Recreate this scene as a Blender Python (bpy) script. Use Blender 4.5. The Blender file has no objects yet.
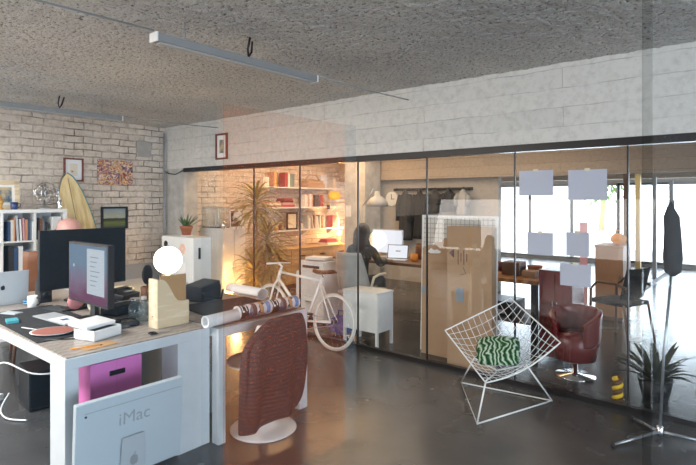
import bpy, bmesh, math, random
from mathutils import Vector, Matrix, Euler, noise
random.seed(7)
S = bpy.context.scene
COL = S.collection
PI = math.pi

# ------------------------------------------------------------------ materials
MATS = {}
def new_mat(name):
    m = bpy.data.materials.new(name); m.use_nodes = True
    nt = m.node_tree; nt.nodes.clear()
    out = nt.nodes.new('ShaderNodeOutputMaterial')
    MATS[name] = m
    return m, nt, out
def N(nt, typ, **kw):
    n = nt.nodes.new(typ)
    for k, v in kw.items():
        if k.startswith('i_'):
            n.inputs[k[2:].replace('_', ' ')].default_value = v
        else: setattr(n, k, v)
    return n
def rgb(c): return (c[0], c[1], c[2], 1)
def hexc(h):
    v = [int(h[i:i+2], 16)/255 for i in (0, 2, 4)]
    return tuple(x/12.92 if x <= .04045 else ((x+.055)/1.055)**2.4 for x in v)
def pm(name, col, rough=.5, metal=0., vary=.08, scale=12., bump=0., spec=.5, emit=None, estr=0., trans=0., alpha=1., sheen=0.):
    """principled material with a little procedural colour variation"""
    if isinstance(col, str): col = hexc(col)
    m, nt, out = new_mat(name)
    p = N(nt, 'ShaderNodeBsdfPrincipled')
    p.inputs['Roughness'].default_value = rough; p.inputs['Metallic'].default_value = metal
    p.inputs['Specular IOR Level'].default_value = spec
    p.inputs['Transmission Weight'].default_value = trans; p.inputs['Alpha'].default_value = alpha
    if sheen: p.inputs['Sheen Weight'].default_value = sheen
    if emit is not None:
        p.inputs['Emission Color'].default_value = rgb(emit); p.inputs['Emission Strength'].default_value = estr
    tc = N(nt, 'ShaderNodeTexCoord')
    nz = N(nt, 'ShaderNodeTexNoise'); nz.inputs['Scale'].default_value = scale; nz.inputs['Detail'].default_value = 5
    nt.links.new(tc.outputs['Object'], nz.inputs['Vector'])
    mx = N(nt, 'ShaderNodeMix', data_type='RGBA')
    mx.inputs[6].default_value = rgb([c*(1-vary) for c in col]); mx.inputs[7].default_value = rgb([min(1, c*(1+vary)) for c in col])
    nt.links.new(nz.outputs['Fac'], mx.inputs[0]); nt.links.new(mx.outputs[2], p.inputs['Base Color'])
    if bump:
        b = N(nt, 'ShaderNodeBump'); b.inputs['Strength'].default_value = bump; b.inputs['Distance'].default_value = .01
        nt.links.new(nz.outputs['Fac'], b.inputs['Height']); nt.links.new(b.outputs[0], p.inputs['Normal'])
    nt.links.new(p.outputs[0], out.inputs[0])
    return m
def emat(name, col, s):
    m, nt, out = new_mat(name)
    e = N(nt, 'ShaderNodeEmission'); e.inputs[0].default_value = rgb(col); e.inputs[1].default_value = s
    nt.links.new(e.outputs[0], out.inputs[0]); return m
def glass_mat(name, tint=(1, 1, 1), ior=1.5, film=None, film_amt=0., rough=0.):
    """architectural sheet glass: clear + fresnel mirror, optionally a faint film colour, on the near panes a painted-in veil"""
    m, nt, out = new_mat(name)
    t = N(nt, 'ShaderNodeBsdfTransparent'); t.inputs[0].default_value = rgb(tint)
    g = N(nt, 'ShaderNodeBsdfGlossy'); g.inputs['Roughness'].default_value = rough
    fr = N(nt, 'ShaderNodeFresnel'); fr.inputs[0].default_value = ior
    # same reflectance from both sides of the sheet
    geo = N(nt, 'ShaderNodeNewGeometry')
    vm = N(nt, 'ShaderNodeMath', operation='MULTIPLY_ADD'); vm.inputs[1].default_value = (1/ior-ior); vm.inputs[2].default_value = ior
    nt.links.new(geo.outputs['Backfacing'], vm.inputs[0])
    nt.links.new(vm.outputs[0], fr.inputs[0])
    mul = N(nt, 'ShaderNodeMath', operation='MULTIPLY'); mul.inputs[1].default_value = 1.0
    nt.links.new(fr.outputs[0], mul.inputs[0])
    mx = N(nt, 'ShaderNodeMixShader')
    nt.links.new(mul.outputs[0], mx.inputs[0])
    last = t
    if film:
        d = N(nt, 'ShaderNodeBsdfDiffuse'); d.inputs[0].default_value = rgb(film)
        m2 = N(nt, 'ShaderNodeMixShader'); m2.inputs[0].default_value = film_amt
        nt.links.new(t.outputs[0], m2.inputs[1]); nt.links.new(d.outputs[0], m2.inputs[2]); last = m2
    nt.links.new(last.outputs[0], mx.inputs[1]); nt.links.new(g.outputs[0], mx.inputs[2])
    nt.links.new(mx.outputs[0], out.inputs[0]); return m

def brick_mat(name, axis, c1, c2, mortar, w=.28, h=.098, msize=.007, bump=.6, rough=.85, dirt=.25, offset=.5, dscale=9.):
    m, nt, out = new_mat(name)
    p = N(nt, 'ShaderNodeBsdfPrincipled'); p.inputs['Roughness'].default_value = rough; p.inputs['Specular IOR Level'].default_value = .25
    geo = N(nt, 'ShaderNodeNewGeometry'); sp = N(nt, 'ShaderNodeSeparateXYZ'); cb = N(nt, 'ShaderNodeCombineXYZ')
    nt.links.new(geo.outputs['Position'], sp.inputs[0])
    nt.links.new(sp.outputs['XYZ'.index(axis)], cb.inputs[0]); nt.links.new(sp.outputs[2], cb.inputs[1])
    wob = N(nt, 'ShaderNodeTexNoise'); wob.inputs['Scale'].default_value = 5; wob.inputs['Detail'].default_value = 3
    nt.links.new(geo.outputs['Position'], wob.inputs['Vector'])
    va = N(nt, 'ShaderNodeVectorMath', operation='MULTIPLY_ADD'); va.inputs[1].default_value = (.05, .035, 0)
    nt.links.new(wob.outputs['Color'], va.inputs[0]); nt.links.new(cb.outputs[0], va.inputs[2])
    b = N(nt, 'ShaderNodeTexBrick'); b.offset = offset
    b.inputs['Color1'].default_value = rgb(c1); b.inputs['Color2'].default_value = rgb(c2); b.inputs['Mortar'].default_value = rgb(mortar)
    b.inputs['Scale'].default_value = 1; b.inputs['Mortar Size'].default_value = msize; b.inputs['Mortar Smooth'].default_value = .4
    b.inputs['Brick Width'].default_value = w; b.inputs['Row Height'].default_value = h; b.inputs['Bias'].default_value = 0
    nt.links.new(va.outputs[0], b.inputs['Vector'])
    nz = N(nt, 'ShaderNodeTexNoise'); nz.inputs['Scale'].default_value = dscale; nz.inputs['Detail'].default_value = 8; nz.inputs['Roughness'].default_value = .7
    nt.links.new(geo.outputs['Position'], nz.inputs['Vector'])
    rp = N(nt, 'ShaderNodeValToRGB'); rp.color_ramp.elements[0].position = .34; rp.color_ramp.elements[1].position = .54
    rp.color_ramp.elements[0].color = (1-dirt, 1-dirt*1.05, 1-dirt*1.1, 1); rp.color_ramp.elements[1].color = (1, 1, 1, 1)
    nt.links.new(nz.outputs['Fac'], rp.inputs[0])
    mx = N(nt, 'ShaderNodeMix', data_type='RGBA', blend_type='MULTIPLY'); mx.inputs[0].default_value = 1
    cr = N(nt, 'ShaderNodeTexNoise'); cr.inputs['Scale'].default_value = 3.2; cr.inputs['Detail'].default_value = 6
    nt.links.new(geo.outputs['Position'], cr.inputs['Vector'])
    cm = N(nt, 'ShaderNodeMapRange'); cm.inputs[1].default_value = .40; cm.inputs[2].default_value = .66; nt.links.new(cr.outputs['Fac'], cm.inputs[0])
    mm = N(nt, 'ShaderNodeMix', data_type='RGBA'); mm.inputs[6].default_value = rgb(c2); mm.inputs[7].default_value = rgb(mortar)
    nt.links.new(cm.outputs[0], mm.inputs[0]); nt.links.new(mm.outputs[2], b.inputs['Mortar'])
    nt.links.new(b.outputs['Color'], mx.inputs[6]); nt.links.new(rp.outputs[0], mx.inputs[7])
    nt.links.new(mx.outputs[2], p.inputs['Base Color'])
    # relief
    s1 = N(nt, 'ShaderNodeMath', operation='MULTIPLY'); s1.inputs[1].default_value = -1.; nt.links.new(b.outputs['Fac'], s1.inputs[0])
    s2 = N(nt, 'ShaderNodeMath', operation='MULTIPLY_ADD'); s2.inputs[1].default_value = .9
    nt.links.new(nz.outputs['Fac'], s2.inputs[0]); nt.links.new(s1.outputs[0], s2.inputs[2])
    bp = N(nt, 'ShaderNodeBump'); bp.inputs['Strength'].default_value = bump; bp.inputs['Distance'].default_value = .02
    nt.links.new(s2.outputs[0], bp.inputs['Height']); nt.links.new(bp.outputs[0], p.inputs['Normal'])
    nt.links.new(p.outputs[0], out.inputs[0]); return m

def floor_mat():
    m, nt, out = new_mat('polished_concrete')
    p = N(nt, 'ShaderNodeBsdfPrincipled'); p.inputs['Specular IOR Level'].default_value = .5
    geo = N(nt, 'ShaderNodeNewGeometry')
    n1 = N(nt, 'ShaderNodeTexNoise'); n1.inputs['Scale'].default_value = 1.6; n1.inputs['Detail'].default_value = 5; n1.inputs['Roughness'].default_value = .55
    nt.links.new(geo.outputs['Position'], n1.inputs['Vector'])
    r = N(nt, 'ShaderNodeValToRGB'); r.color_ramp.elements[0].position = .3; r.color_ramp.elements[1].position = .75
    r.color_ramp.elements[0].color = (.044, .045, .048, 1); r.color_ramp.elements[1].color = (.080, .079, .079, 1)
    nt.links.new(n1.outputs['Fac'], r.inputs[0]); nt.links.new(r.outputs[0], p.inputs['Base Color'])
    n2 = N(nt, 'ShaderNodeTexNoise'); n2.inputs['Scale'].default_value = 2.5; n2.inputs['Detail'].default_value = 2
    nt.links.new(geo.outputs['Position'], n2.inputs['Vector'])
    mr = N(nt, 'ShaderNodeMapRange'); mr.inputs[3].default_value = .16; mr.inputs[4].default_value = .34
    nt.links.new(n2.outputs['Fac'], mr.inputs[0]); nt.links.new(mr.outputs[0], p.inputs['Roughness'])
    bp = N(nt, 'ShaderNodeBump'); bp.inputs['Strength'].default_value = .03; bp.inputs['Distance'].default_value = .01
    nt.links.new(n2.outputs['Fac'], bp.inputs['Height']); nt.links.new(bp.outputs[0], p.inputs['Normal'])
    nt.links.new(p.outputs[0], out.inputs[0]); return m

def ceiling_mat():
    m, nt, out = new_mat('sprayed_plaster')
    p = N(nt, 'ShaderNodeBsdfPrincipled'); p.inputs['Roughness'].default_value = .95; p.inputs['Specular IOR Level'].default_value = .1
    geo = N(nt, 'ShaderNodeNewGeometry')
    v = N(nt, 'ShaderNodeTexNoise'); v.inputs['Scale'].default_value = 38; v.inputs['Detail'].default_value = 7; v.inputs['Roughness'].default_value = .65
    nt.links.new(geo.outputs['Position'], v.inputs['Vector'])
    r = N(nt, 'ShaderNodeValToRGB'); r.color_ramp.elements[0].position = .33; r.color_ramp.elements[1].position = .47
    r.color_ramp.elements[0].color = (.13, .122, .115, 1); r.color_ramp.elements[1].color = (.72, .70, .68, 1)
    nt.links.new(v.outputs['Fac'], r.inputs[0])
    n2 = N(nt, 'ShaderNodeTexNoise'); n2.inputs['Scale'].default_value = 1.3; n2.inputs['Detail'].default_value = 4
    nt.links.new(geo.outputs['Position'], n2.inputs['Vector'])
    r2 = N(nt, 'ShaderNodeValToRGB'); r2.color_ramp.elements[0].color = (.80, .80, .81, 1); r2.color_ramp.elements[1].color = (1, .98, .95, 1)
    r2.color_ramp.elements[0].position = .3; r2.color_ramp.elements[1].position = .7
    nt.links.new(n2.outputs['Fac'], r2.inputs[0])
    mx = N(nt, 'ShaderNodeMix', data_type='RGBA', blend_type='MULTIPLY'); mx.inputs[0].default_value = 1
    nt.links.new(r.outputs[0], mx.inputs[6]); nt.links.new(r2.outputs[0], mx.inputs[7]); nt.links.new(mx.outputs[2], p.inputs['Base Color'])
    bp = N(nt, 'ShaderNodeBump'); bp.inputs['Strength'].default_value = 1; bp.inputs['Distance'].default_value = .035
    nt.links.new(v.outputs['Fac'], bp.inputs['Height']); nt.links.new(bp.outputs[0], p.inputs['Normal'])
    nt.links.new(p.outputs[0], out.inputs[0]); return m

def ramp_mat(name, stops, tex='noise', scale=8., rough=.6, detail=3., distortion=0., vec='Object', bump=0., stretch=(1, 1, 1), const=False):
    """material whose colour comes from a texture through a colour ramp (paintings, prints, woods)"""
    m, nt, out = new_mat(name)
    p = N(nt, 'ShaderNodeBsdfPrincipled'); p.inputs['Roughness'].default_value = rough; p.inputs['Specular IOR Level'].default_value = .3
    tc = N(nt, 'ShaderNodeTexCoord'); mp = N(nt, 'ShaderNodeMapping'); mp.inputs['Scale'].default_value = stretch
    nt.links.new(tc.outputs[vec], mp.inputs[0])
    if tex == 'noise':
        t = N(nt, 'ShaderNodeTexNoise'); t.inputs['Scale'].default_value = scale; t.inputs['Detail'].default_value = detail; t.inputs['Distortion'].default_value = distortion; o = t.outputs['Fac']
    elif tex == 'wave':
        t = N(nt, 'ShaderNodeTexWave', bands_direction='Z' if name == 'jacket_quilt' else 'X'); t.inputs['Scale'].default_value = scale; t.inputs['Distortion'].default_value = distortion; t.inputs['Detail'].default_value = detail; o = t.outputs['Fac']
    elif tex == 'voronoi':
        t = N(nt, 'ShaderNodeTexVoronoi'); t.inputs['Scale'].default_value = scale; sx = N(nt, 'ShaderNodeSeparateColor'); nt.links.new(t.outputs['Color'], sx.inputs[0]); o = sx.outputs[0]
    elif tex == 'z':
        t = N(nt, 'ShaderNodeSeparateXYZ'); nt.links.new(mp.outputs[0], t.inputs[0])
        nz = N(nt, 'ShaderNodeTexNoise'); nz.inputs['Scale'].default_value = scale; nt.links.new(mp.outputs[0], nz.inputs['Vector'])
        ma = N(nt, 'ShaderNodeMath', operation='MULTIPLY_ADD'); ma.inputs[1].default_value = distortion; nt.links.new(nz.outputs['Fac'], ma.inputs[0]); nt.links.new(t.outputs[2], ma.inputs[2]); o = ma.outputs[0]
    if tex != 'z': nt.links.new(mp.outputs[0], t.inputs['Vector'])
    r = N(nt, 'ShaderNodeValToRGB')
    if const: r.color_ramp.interpolation = 'CONSTANT'
    els = r.color_ramp.elements
    while len(els) < len(stops): els.new(.5)
    for e, (pos, c) in zip(els, stops):
        e.position = pos; e.color = rgb(hexc(c) if isinstance(c, str) else c)
    nt.links.new(o, r.inputs[0]); nt.links.new(r.outputs[0], p.inputs['Base Color'])
    if bump:
        b = N(nt, 'ShaderNodeBump'); b.inputs['Strength'].default_value = bump; b.inputs['Distance'].default_value = .01
        nt.links.new(o, b.inputs['Height']); nt.links.new(b.outputs[0], p.inputs['Normal'])
    nt.links.new(p.outputs[0], out.inputs[0]); return m

# ------------------------------------------------------------------ mesh builder
class MB:
    def __init__(s): s.bm = bmesh.new()
    def box(s, c, size, bev=0., rot=None, taper=None):
        r = bmesh.ops.create_cube(s.bm, size=1.)['verts']
        for v in r:
            v.co = Vector((v.co.x*size[0], v.co.y*size[1], v.co.z*size[2]))
            if taper and v.co.z > 0: v.co.x *= taper; v.co.y *= taper
        if bev:
            es = list({e for v in r for e in v.link_edges})
            rb = bmesh.ops.bevel(s.bm, geom=es, offset=bev, segments=2, affect='EDGES', profile=.7)
            r = list({v for f in rb['faces'] for v in f.verts} | {v for v in r if v.is_valid})
        M = Matrix.Translation(c) @ (Euler(rot).to_matrix().to_4x4() if rot else Matrix())
        for v in r: v.co = M @ v.co
        return s
    def b2(s, lo, hi, bev=0.):
        return s.box([(a+b)/2 for a, b in zip(lo, hi)], [abs(b-a) for a, b in zip(lo, hi)], bev)
    def tube(s, pts, rad, seg=8, closed=False, cap=True):
        pts = [Vector(p) for p in pts]; n = len(pts)
        rads = rad if isinstance(rad, (list, tuple)) else [rad]*n
        tang = []
        for i in range(n):
            a = pts[(i-1) % n] if (closed or i > 0) else pts[i]
            b = pts[(i+1) % n] if (closed or i < n-1) else pts[i]
            t = b-a; tang.append(t.normalized() if t.length > 1e-9 else Vector((0, 0, 1)))
        u = tang[0].orthogonal().normalized(); rings = []
        for i in range(n):
            t = tang[i]; u = (u - t*u.dot(t))
            u = u.normalized() if u.length > 1e-6 else t.orthogonal().normalized()
            w = t.cross(u)
            rings.append([s.bm.verts.new(pts[i] + (u*math.cos(2*PI*k/seg) + w*math.sin(2*PI*k/seg))*rads[i]) for k in range(seg)])
        for i in range(n if closed else n-1):
            a, b = rings[i], rings[(i+1) % n]
            for k in range(seg):
                f = s.bm.faces.new((a[k], a[(k+1) % seg], b[(k+1) % seg], b[k])); f.smooth = True
        if cap and not closed:
            s.bm.faces.new(list(reversed(rings[0]))); s.bm.faces.new(rings[-1])
        return s
    def lathe(s, prof, c=(0, 0, 0), seg=24, axis=None, smooth=True, capb=True, capt=True):
        M = Matrix.Translation(c) @ (Euler(axis).to_matrix().to_4x4() if axis else Matrix())
        rings = []
        for r, z in prof:
            rings.append([s.bm.verts.new(M @ Vector((r*math.cos(2*PI*k/seg), r*math.sin(2*PI*k/seg), z))) for k in range(seg)])
        for a, b in zip(rings, rings[1:]):
            for k in range(seg):
                f = s.bm.faces.new((a[k], a[(k+1) % seg], b[(k+1) % seg], b[k])); f.smooth = smooth
        if capb: s.bm.faces.new(list(reversed(rings[0])))
        if capt: s.bm.faces.new(rings[-1])
        return s
    def sphere(s, c, r, sc=(1, 1, 1), u=20, v=12, rot=None):
        g = bmesh.ops.create_uvsphere(s.bm, u_segments=u, v_segments=v, radius=r)['verts']
        M = Matrix.Translation(c) @ (Euler(rot).to_matrix().to_4x4() if rot else Matrix()) @ Matrix.Diagonal((*sc, 1))
        for q in g: q.co = M @ q.co
        for f in {f for q in g for f in q.link_faces}: f.smooth = True
        return s
    def prism(s, poly, d0, d1, plane='YZ', smooth=False):
        """polygon in a plane, extruded along the third axis from d0 to d1"""
        def co(p, d): return {'YZ': (d, p[0], p[1]), 'XZ': (p[0], d, p[1]), 'XY': (p[0], p[1], d)}[plane]
        a = [s.bm.verts.new(co(p, d0)) for p in poly]; b = [s.bm.verts.new(co(p, d1)) for p in poly]
        s.bm.faces.new(list(reversed(a))); s.bm.faces.new(b); n = len(poly)
        for k in range(n):
            f = s.bm.faces.new((a[k], a[(k+1) % n], b[(k+1) % n], b[k])); f.smooth = smooth
        return s
    def grid(s, nu, nv, fn, thick=0., smooth=True):
        vs = [[s.bm.verts.new(fn(i/nu, j/nv)) for j in range(nv+1)] for i in range(nu+1)]
        for i in range(nu):
            for j in range(nv):
                f = s.bm.faces.new((vs[i][j], vs[i+1][j], vs[i+1][j+1], vs[i][j+1])); f.smooth = smooth
        if thick:
            s.thick = thick
        return s
    def leaf(s, base, d, length, width, droop=.5, n=5):
        """a long arching strap leaf"""
        d = Vector(d).normalized(); side = d.cross(Vector((0, 0, 1)))
        side = side.normalized() if side.length > 1e-3 else Vector((1, 0, 0))
        rows = []; p = Vector(base); dirv = d.copy()
        for i in range(n+1):
            t = i/n; w = width*(math.sin(PI*min(.98, .12+.88*t)))**.7*.5 if i < n else .0008
            rows.append((s.bm.verts.new(p-side*w), s.bm.verts.new(p + Vector((0, 0, -w*.35))), s.bm.verts.new(p+side*w)))
            dirv = (dirv + Vector((0, 0, -droop/n*(.4+1.6*t)))).normalized(); p = p + dirv*length/n
        for a, b in zip(rows, rows[1:]):
            for k in range(2):
                f = s.bm.faces.new((a[k], a[k+1], b[k+1], b[k])); f.smooth = True
        return s
    def build(s, name, m, parent=None, loc=None, rot=None):
        me = bpy.data.meshes.new(name); bmesh.ops.recalc_face_normals(s.bm, faces=s.bm.faces) if not getattr(s, 'keep', False) else None
        s.bm.to_mesh(me); s.bm.free()
        if m is not None: me.materials.append(MATS[m] if isinstance(m, str) else m)
        o = bpy.data.objects.new(name, me); COL.objects.link(o)
        if parent: o.parent = parent
        if loc: o.location = loc
        if rot: o.rotation_euler = rot
        if getattr(s, 'thick', 0):
            md = o.modifiers.new('solid', 'SOLIDIFY'); md.thickness = s.thick; md.offset = 0
        return o

def thing(name, label, cat, loc=(0, 0, 0), rz=0., group=None):
    o = bpy.data.objects.new(name, None); COL.objects.link(o)
    o.empty_display_size = .05; o.location = loc; o.rotation_euler = (0, 0, rz)
    return tag(o, label, cat, group)
def tag(o, label, cat, group=None, kind=None):
    o['label'] = label; o['category'] = cat
    if group: o['group'] = group
    if kind: o['kind'] = kind
    return o
def struct(name, mb, m, label=None, parent=None):
    o = mb.build(name, m, parent)
    if not parent: o['kind'] = 'structure'
    if label: o['label'] = label
    return o
ORD = ['first', 'second', 'third', 'fourth', 'fifth', 'sixth', 'seventh', 'eighth', 'ninth', 'tenth', 'eleventh', 'twelfth', 'thirteenth', 'fourteenth']

# plain materials
pm('white_paint', (.60, .635, .66), .35); pm('white_satin', (.78, .78, .77), .45); pm('white_enamel', (.8, .8, .79), .25, vary=.02)
pm('black_plastic', (.012, .012, .014), .35, vary=.2); pm('dark_metal', (.02, .02, .022), .4, .6); pm('steel', (.55, .56, .58), .28, 1.)
pm('chrome', (.75, .76, .78), .15, 1., vary=.02); pm('aluminium', (.50, .53, .56), .42, .3, vary=.03); pm('grey_metal', (.32, .33, .34), .5, .3)
pm('screen_black', (.010, .013, .016), .35, vary=.1, spec=.2); pm('paper', (.82, .82, .82), .8, vary=.03); pm('warm_paper', (.72, .64, .5), .8)
pm('rubber', (.03, .03, .03), .8); pm('pink_card', (.72, .19, .50), .6, vary=.05); pm('teal_plastic', (.05, .32, .38), .5)
pm('brown_leather', (.20, .075, .03), .5, vary=.3, bump=.2); pm('black_fabric', (.016, .017, .02), .9, vary=.4, scale=30, bump=.3)
pm('charcoal_fabric', (.04, .042, .046), .9, vary=.4, scale=14, bump=.3); pm('grey_fabric', (.35, .34, .32), .9, vary=.1, bump=.2)
pm('navy_fabric', (.03, .035, .09), .9, vary=.3); pm('skin', (.55, .33, .24), .55, vary=.05); pm('hair', (.012, .009, .008), .5, vary=.4, scale=60, bump=.5)
pm('terracotta', (.40, .13, .06), .8); pm('leaf_green', (.07, .14, .04), .5, vary=.5, scale=6); pm('leaf_olive', (.36, .29, .09), .5, vary=.5, scale=5)
pm('leaf_dark', (.014, .026, .012), .5, vary=.5); pm('trunk', (.42, .30, .13), .8, vary=.4); pm('soil', (.03, .02, .014), .9)
pm('clear_plastic', (.8, .86, .9), .08, trans=.9, vary=.02); pm('yellow_enamel', (.85, .56, .03), .4); pm('red_leather', (.13, .008, .011), .25, vary=.2)
pm('red_card', (.55, .03, .03), .6); pm('orange_fabric', (.85, .33, .05), .7); pm('cobalt_fabric', (.02, .06, .35), .8); pm('gold', (.72, .42, .10), .4, .6)
pm('brown_card', (.43, .275, .165), .8, vary=.1, scale=5); pm('folder_card', (.46, .27, .12), .75, vary=.08); pm('grey_paint', (.33, .34, .36), .6)
pm('wood_dark', (.13, .06, .03), .5, vary=.3); pm('mahogany', (.17, .035, .02), .4, vary=.2); pm('label_blue', (.25, .30, .36), .6)
pm('pink_enamel', (.72, .38, .34), .4); pm('white_fabric', (.72, .72, .74), .8); pm('brass', (.6, .45, .2), .3, 1.)
pm('cable_white', (.68, .7, .72), .5); pm('blue_binder', (.03, .10, .26), .5); pm('navy_ceramic', (.02, .04, .14), .3)
pm('plaster_grey', (.40, .37, .34), .9, vary=.15, bump=.4)
pm('sheet_lilac', (.62, .64, .72), .8, vary=.03); pm('steel_track', (.02, .018, .018), .35, .4)
pm('frosted_edge', (.55, .66, .74), .3, alpha=.45)
ramp_mat('plywood', [(.2, 'd9c3a1'), (.8, 'e6d6ba')], 'wave', 3, .6, 4, 6, stretch=(1, 1, 8))
ramp_mat('desk_wood', [(.1, '8d8580'), (.9, 'a59a90')], 'wave', 5, .32, 6, 5, stretch=(1, 6, 1))
ramp_mat('honey_wood', [(.1, 'b99a72'), (.9, 'cfb185')], 'wave', 2, .5, 5, 5, stretch=(1, 1, 10))
ramp_mat('oak_table', [(.1, '8c5a30'), (.9, 'ad7848')], 'wave', 3, .4, 5, 5, stretch=(1, 8, 1))
ramp_mat('cabinet_wood', [(.1, '94694a'), (.9, 'b58862')], 'wave', 3, .5, 5, 5, stretch=(8, 8, 1))
ramp_mat('surf_resin', [(.2, 'd8bc84'), (.8, 'ecd6a4')], 'wave', 3, .28, 3, 3, stretch=(1, 6, 1))
ramp_mat('jacket_quilt', [(.0, '3c3033'), (.3, '473a3d'), (1, '4e4042')], 'wave', 12, .85, 2, .6, stretch=(1, 1, 1), bump=.22)
ramp_mat('palm_print', [(0, '16371f'), (.40, '2f6a3a'), (.48, '5d9a5a'), (.52, 'c6d0c0'), (.60, '24532e'), (.72, '3d7a45'), (.86, 'bcc8b6')], 'wave', 6.5, .8, 2, 12, stretch=(1, 1.5, 1))
ramp_mat('canvas_colours', [(0, '1d2a5e'), (.2, 'b8432c'), (.33, 'e9c23c'), (.45, '5c3b66'), (.55, 'e8e2d4'), (.65, '2e6f8f'), (.78, 'd98a3a'), (.9, '38261f')], 'voronoi', 26, .6)
ramp_mat('canvas_swirl', [(.2, '20223f'), (.36, 'a8412f'), (.42, 'e2ae3b'), (.47, 'e8dccd'), (.53, '6a4a73'), (.58, 'c9753a'), (.64, '2b5a80'), (.75, '2c1a16')], 'noise', 11, .6, 2, 2.5)
ramp_mat('landscape_paint', [(0, '3f4a2c'), (.30, '6c743f'), (.44, '2e3a28'), (.52, '38452f'), (.56, 'a9a892'), (1, '8b9aa0')], 'z', 9, .5, distortion=.12, vec='Generated')
ramp_mat('sketch_print', [(0, 'e6ded0'), (.58, 'ded4c3'), (.66, 'a8613f'), (.72, 'e6ded0')], 'noise', 9, .7, 2, 1)
ramp_mat('blue_print', [(0, '22303f'), (.35, '3f6078'), (.6, 'c9b28a'), (.8, '3d2c22')], 'noise', 14, .6)
ramp_mat('photo_print', [(0, '1c1a1a'), (.42, '3b3634'), (.52, 'd8dadd'), (.62, '8b6a58'), (.8, 'e8e8e8')], 'voronoi', 18, .5)
ramp_mat('poster_print', [(0, '2b2126'), (.2, 'eceef2'), (.45, 'e9ebf0'), (.52, 'b9783f'), (.6, 'f0f0f2'), (.72, '4b3a52'), (.82, '6f93c4'), (.9, '20191d')], 'voronoi', 13, .5, stretch=(2, 1, 2))
ramp_mat('concrete_post', [(.3, (.40, .38, .36)), (.7, (.58, .56, .53))], 'noise', 6, .9, 8, bump=.4)
ramp_mat('tree_print', [(0, '3b5b2c'), (1, '8fae6a')], 'noise', 4, .8)
brick_mat('brick_white', 'Y', (.74, .645, .56), (.66, .57, .49), (.22, .18, .15), w=.25, h=.092, msize=.008, bump=.8, dirt=.28, dscale=14.)
brick_mat('brick_room', 'X', (.60, .54, .48), (.52, .46, .41), (.28, .23, .20))
brick_mat('board_concrete', 'X', (.70, .675, .64), (.65, .63, .60), (.33, .30, .27), w=2.6, h=.158, msize=.0035, bump=.4, dirt=.16, dscale=18.)
brick_mat('board_concrete_brown', 'X', (.47, .38, .30), (.42, .34, .27), (.22, .17, .13), w=2.6, h=.158, msize=.004, bump=.35, dirt=.15, dscale=20.)
brick_mat('brick_far', 'X', (.50, .46, .42), (.44, .40, .37), (.25, .22, .2))
floor_mat(); ceiling_mat()
glass_mat('partition_glass', (.95, .96, .96), 1.62)
glass_mat('pane_blue_veil', (.94, .97, .99), 1.45, (.10, .28, .46), .022)  # blue film colour paints in a veil of reflected daylight
glass_mat('pane_brown_veil', (.98, .96, .94), 1.4, (.85, .16, .035), .11)  # brown film colour paints a warm veil over the floor behind
glass_mat('case_glass', (.9, .94, .95), 1.5, (.6, .65, .7), .12)
glass_mat('bottle_glass', (.82, .9, .93), 1.5, (.6, .7, .75), .10)
glass_mat('window_glass', (.97, .98, .98), 1.45)
emat('lamp_globe', (1., .80, .46), 15.); emat('lamp_warm', (1., .55, .18), 14.); emat('screen_white', (.92, .93, 1.), .85)
emat('bulb_warm', (1., .6, .25), 10.)

# ------------------------------------------------------------------ setting
XB, YP, ZC = -7.25, 4.37, 2.70          # brick wall, glass partition, ceiling
XR, YF, YN = 5.0, 14.1, -3.5            # right wall, street front, wall behind
struct('floor', MB().b2((XB-.2, YN-.2, -.12), (XR+.2, YF+.2, 0)), 'polished_concrete', 'dark grey polished concrete floor')
# rough sprayed ceiling: really displaced
mb = MB(); nx, ny = 440, 270
x0, x1, y0, y1 = XB, 2.6, -1.7, YP
def cz(u, v):
    p = Vector((x0+(x1-x0)*u, y0+(y1-y0)*v, 0))
    h = .006*noise.noise(p*4) + .007*noise.noise(p*17) + .009*noise.noise(p*33)
    return (p.x, p.y, ZC + .01 + h)
mb.grid(nx, ny, cz, smooth=True); mb.keep = True
struct('ceiling', mb, 'sprayed_plaster', 'rough grey sprayed plaster ceiling')
struct('ceiling_rear', MB().b2((XB-.2, YN-.2, ZC+.06), (XR+.2, YF+.2, ZC+.18)), 'sprayed_plaster')
struct('wall_left', MB().b2((XB-.2, YN, 0), (XB, YF, ZC+.06)), 'brick_white', 'pale whitewashed brick wall')
struct('wall_back', MB().b2((XB-.2, YN-.2, 0), (XR+.2, YN, ZC+.06)), 'plaster_grey')
# right wall with wide window openings
mb = MB()
mb.b2((XR, YN, 0), (XR+.2, YF, .5)); mb.b2((XR, YN, 2.4), (XR+.2, YF, ZC+.06))
for a, b in ((YN, -2.9), (-.5, -.2), (2.2, 12.0), (13.6, YF)): mb.b2((XR, a, .5), (XR+.2, b, 2.4))
struct('wall_right', mb, 'plaster_grey')
mb = MB().b2((XB, YP-.05, 2.07), (XR, YP+.2, ZC+.05))
struct('trim_1', mb, 'board_concrete', 'pale board-marked concrete beam above the glass partition')
struct('trim_2', MB().b2((XB, YP-.04, 0), (-6.76, YP+.2, 2.07)), 'concrete_post', 'pale concrete pier between brick wall and glass partition')
struct('trim_3', MB().b2((XB, 8.45, 2.0), (XR, 8.75, ZC+.05)), 'board_concrete_brown', 'brownish board-marked concrete beam in the rear room')
struct('trim_4', MB().b2((-6.63, 7.9, 0), (-6.12, 8.4, ZC+.05)), 'concrete_post', 'concrete column at the right end of the book shelves')
struct('trim_5', MB().b2((XB, 12.2, 2.05), (XR, 12.5, ZC+.05)), 'board_concrete_brown')
struct('wall_rear', MB().b2((-6.4, 8.6, 0), (-3.72, 8.72, 2.0)), 'plaster_grey', 'plastered rear wall behind the coats')
struct('baseboard_left', MB().b2((XB, 3.2, 0), (XB+.03, 4.25, .66)), 'grey_paint', 'grey painted lower band of the brick wall')
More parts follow.
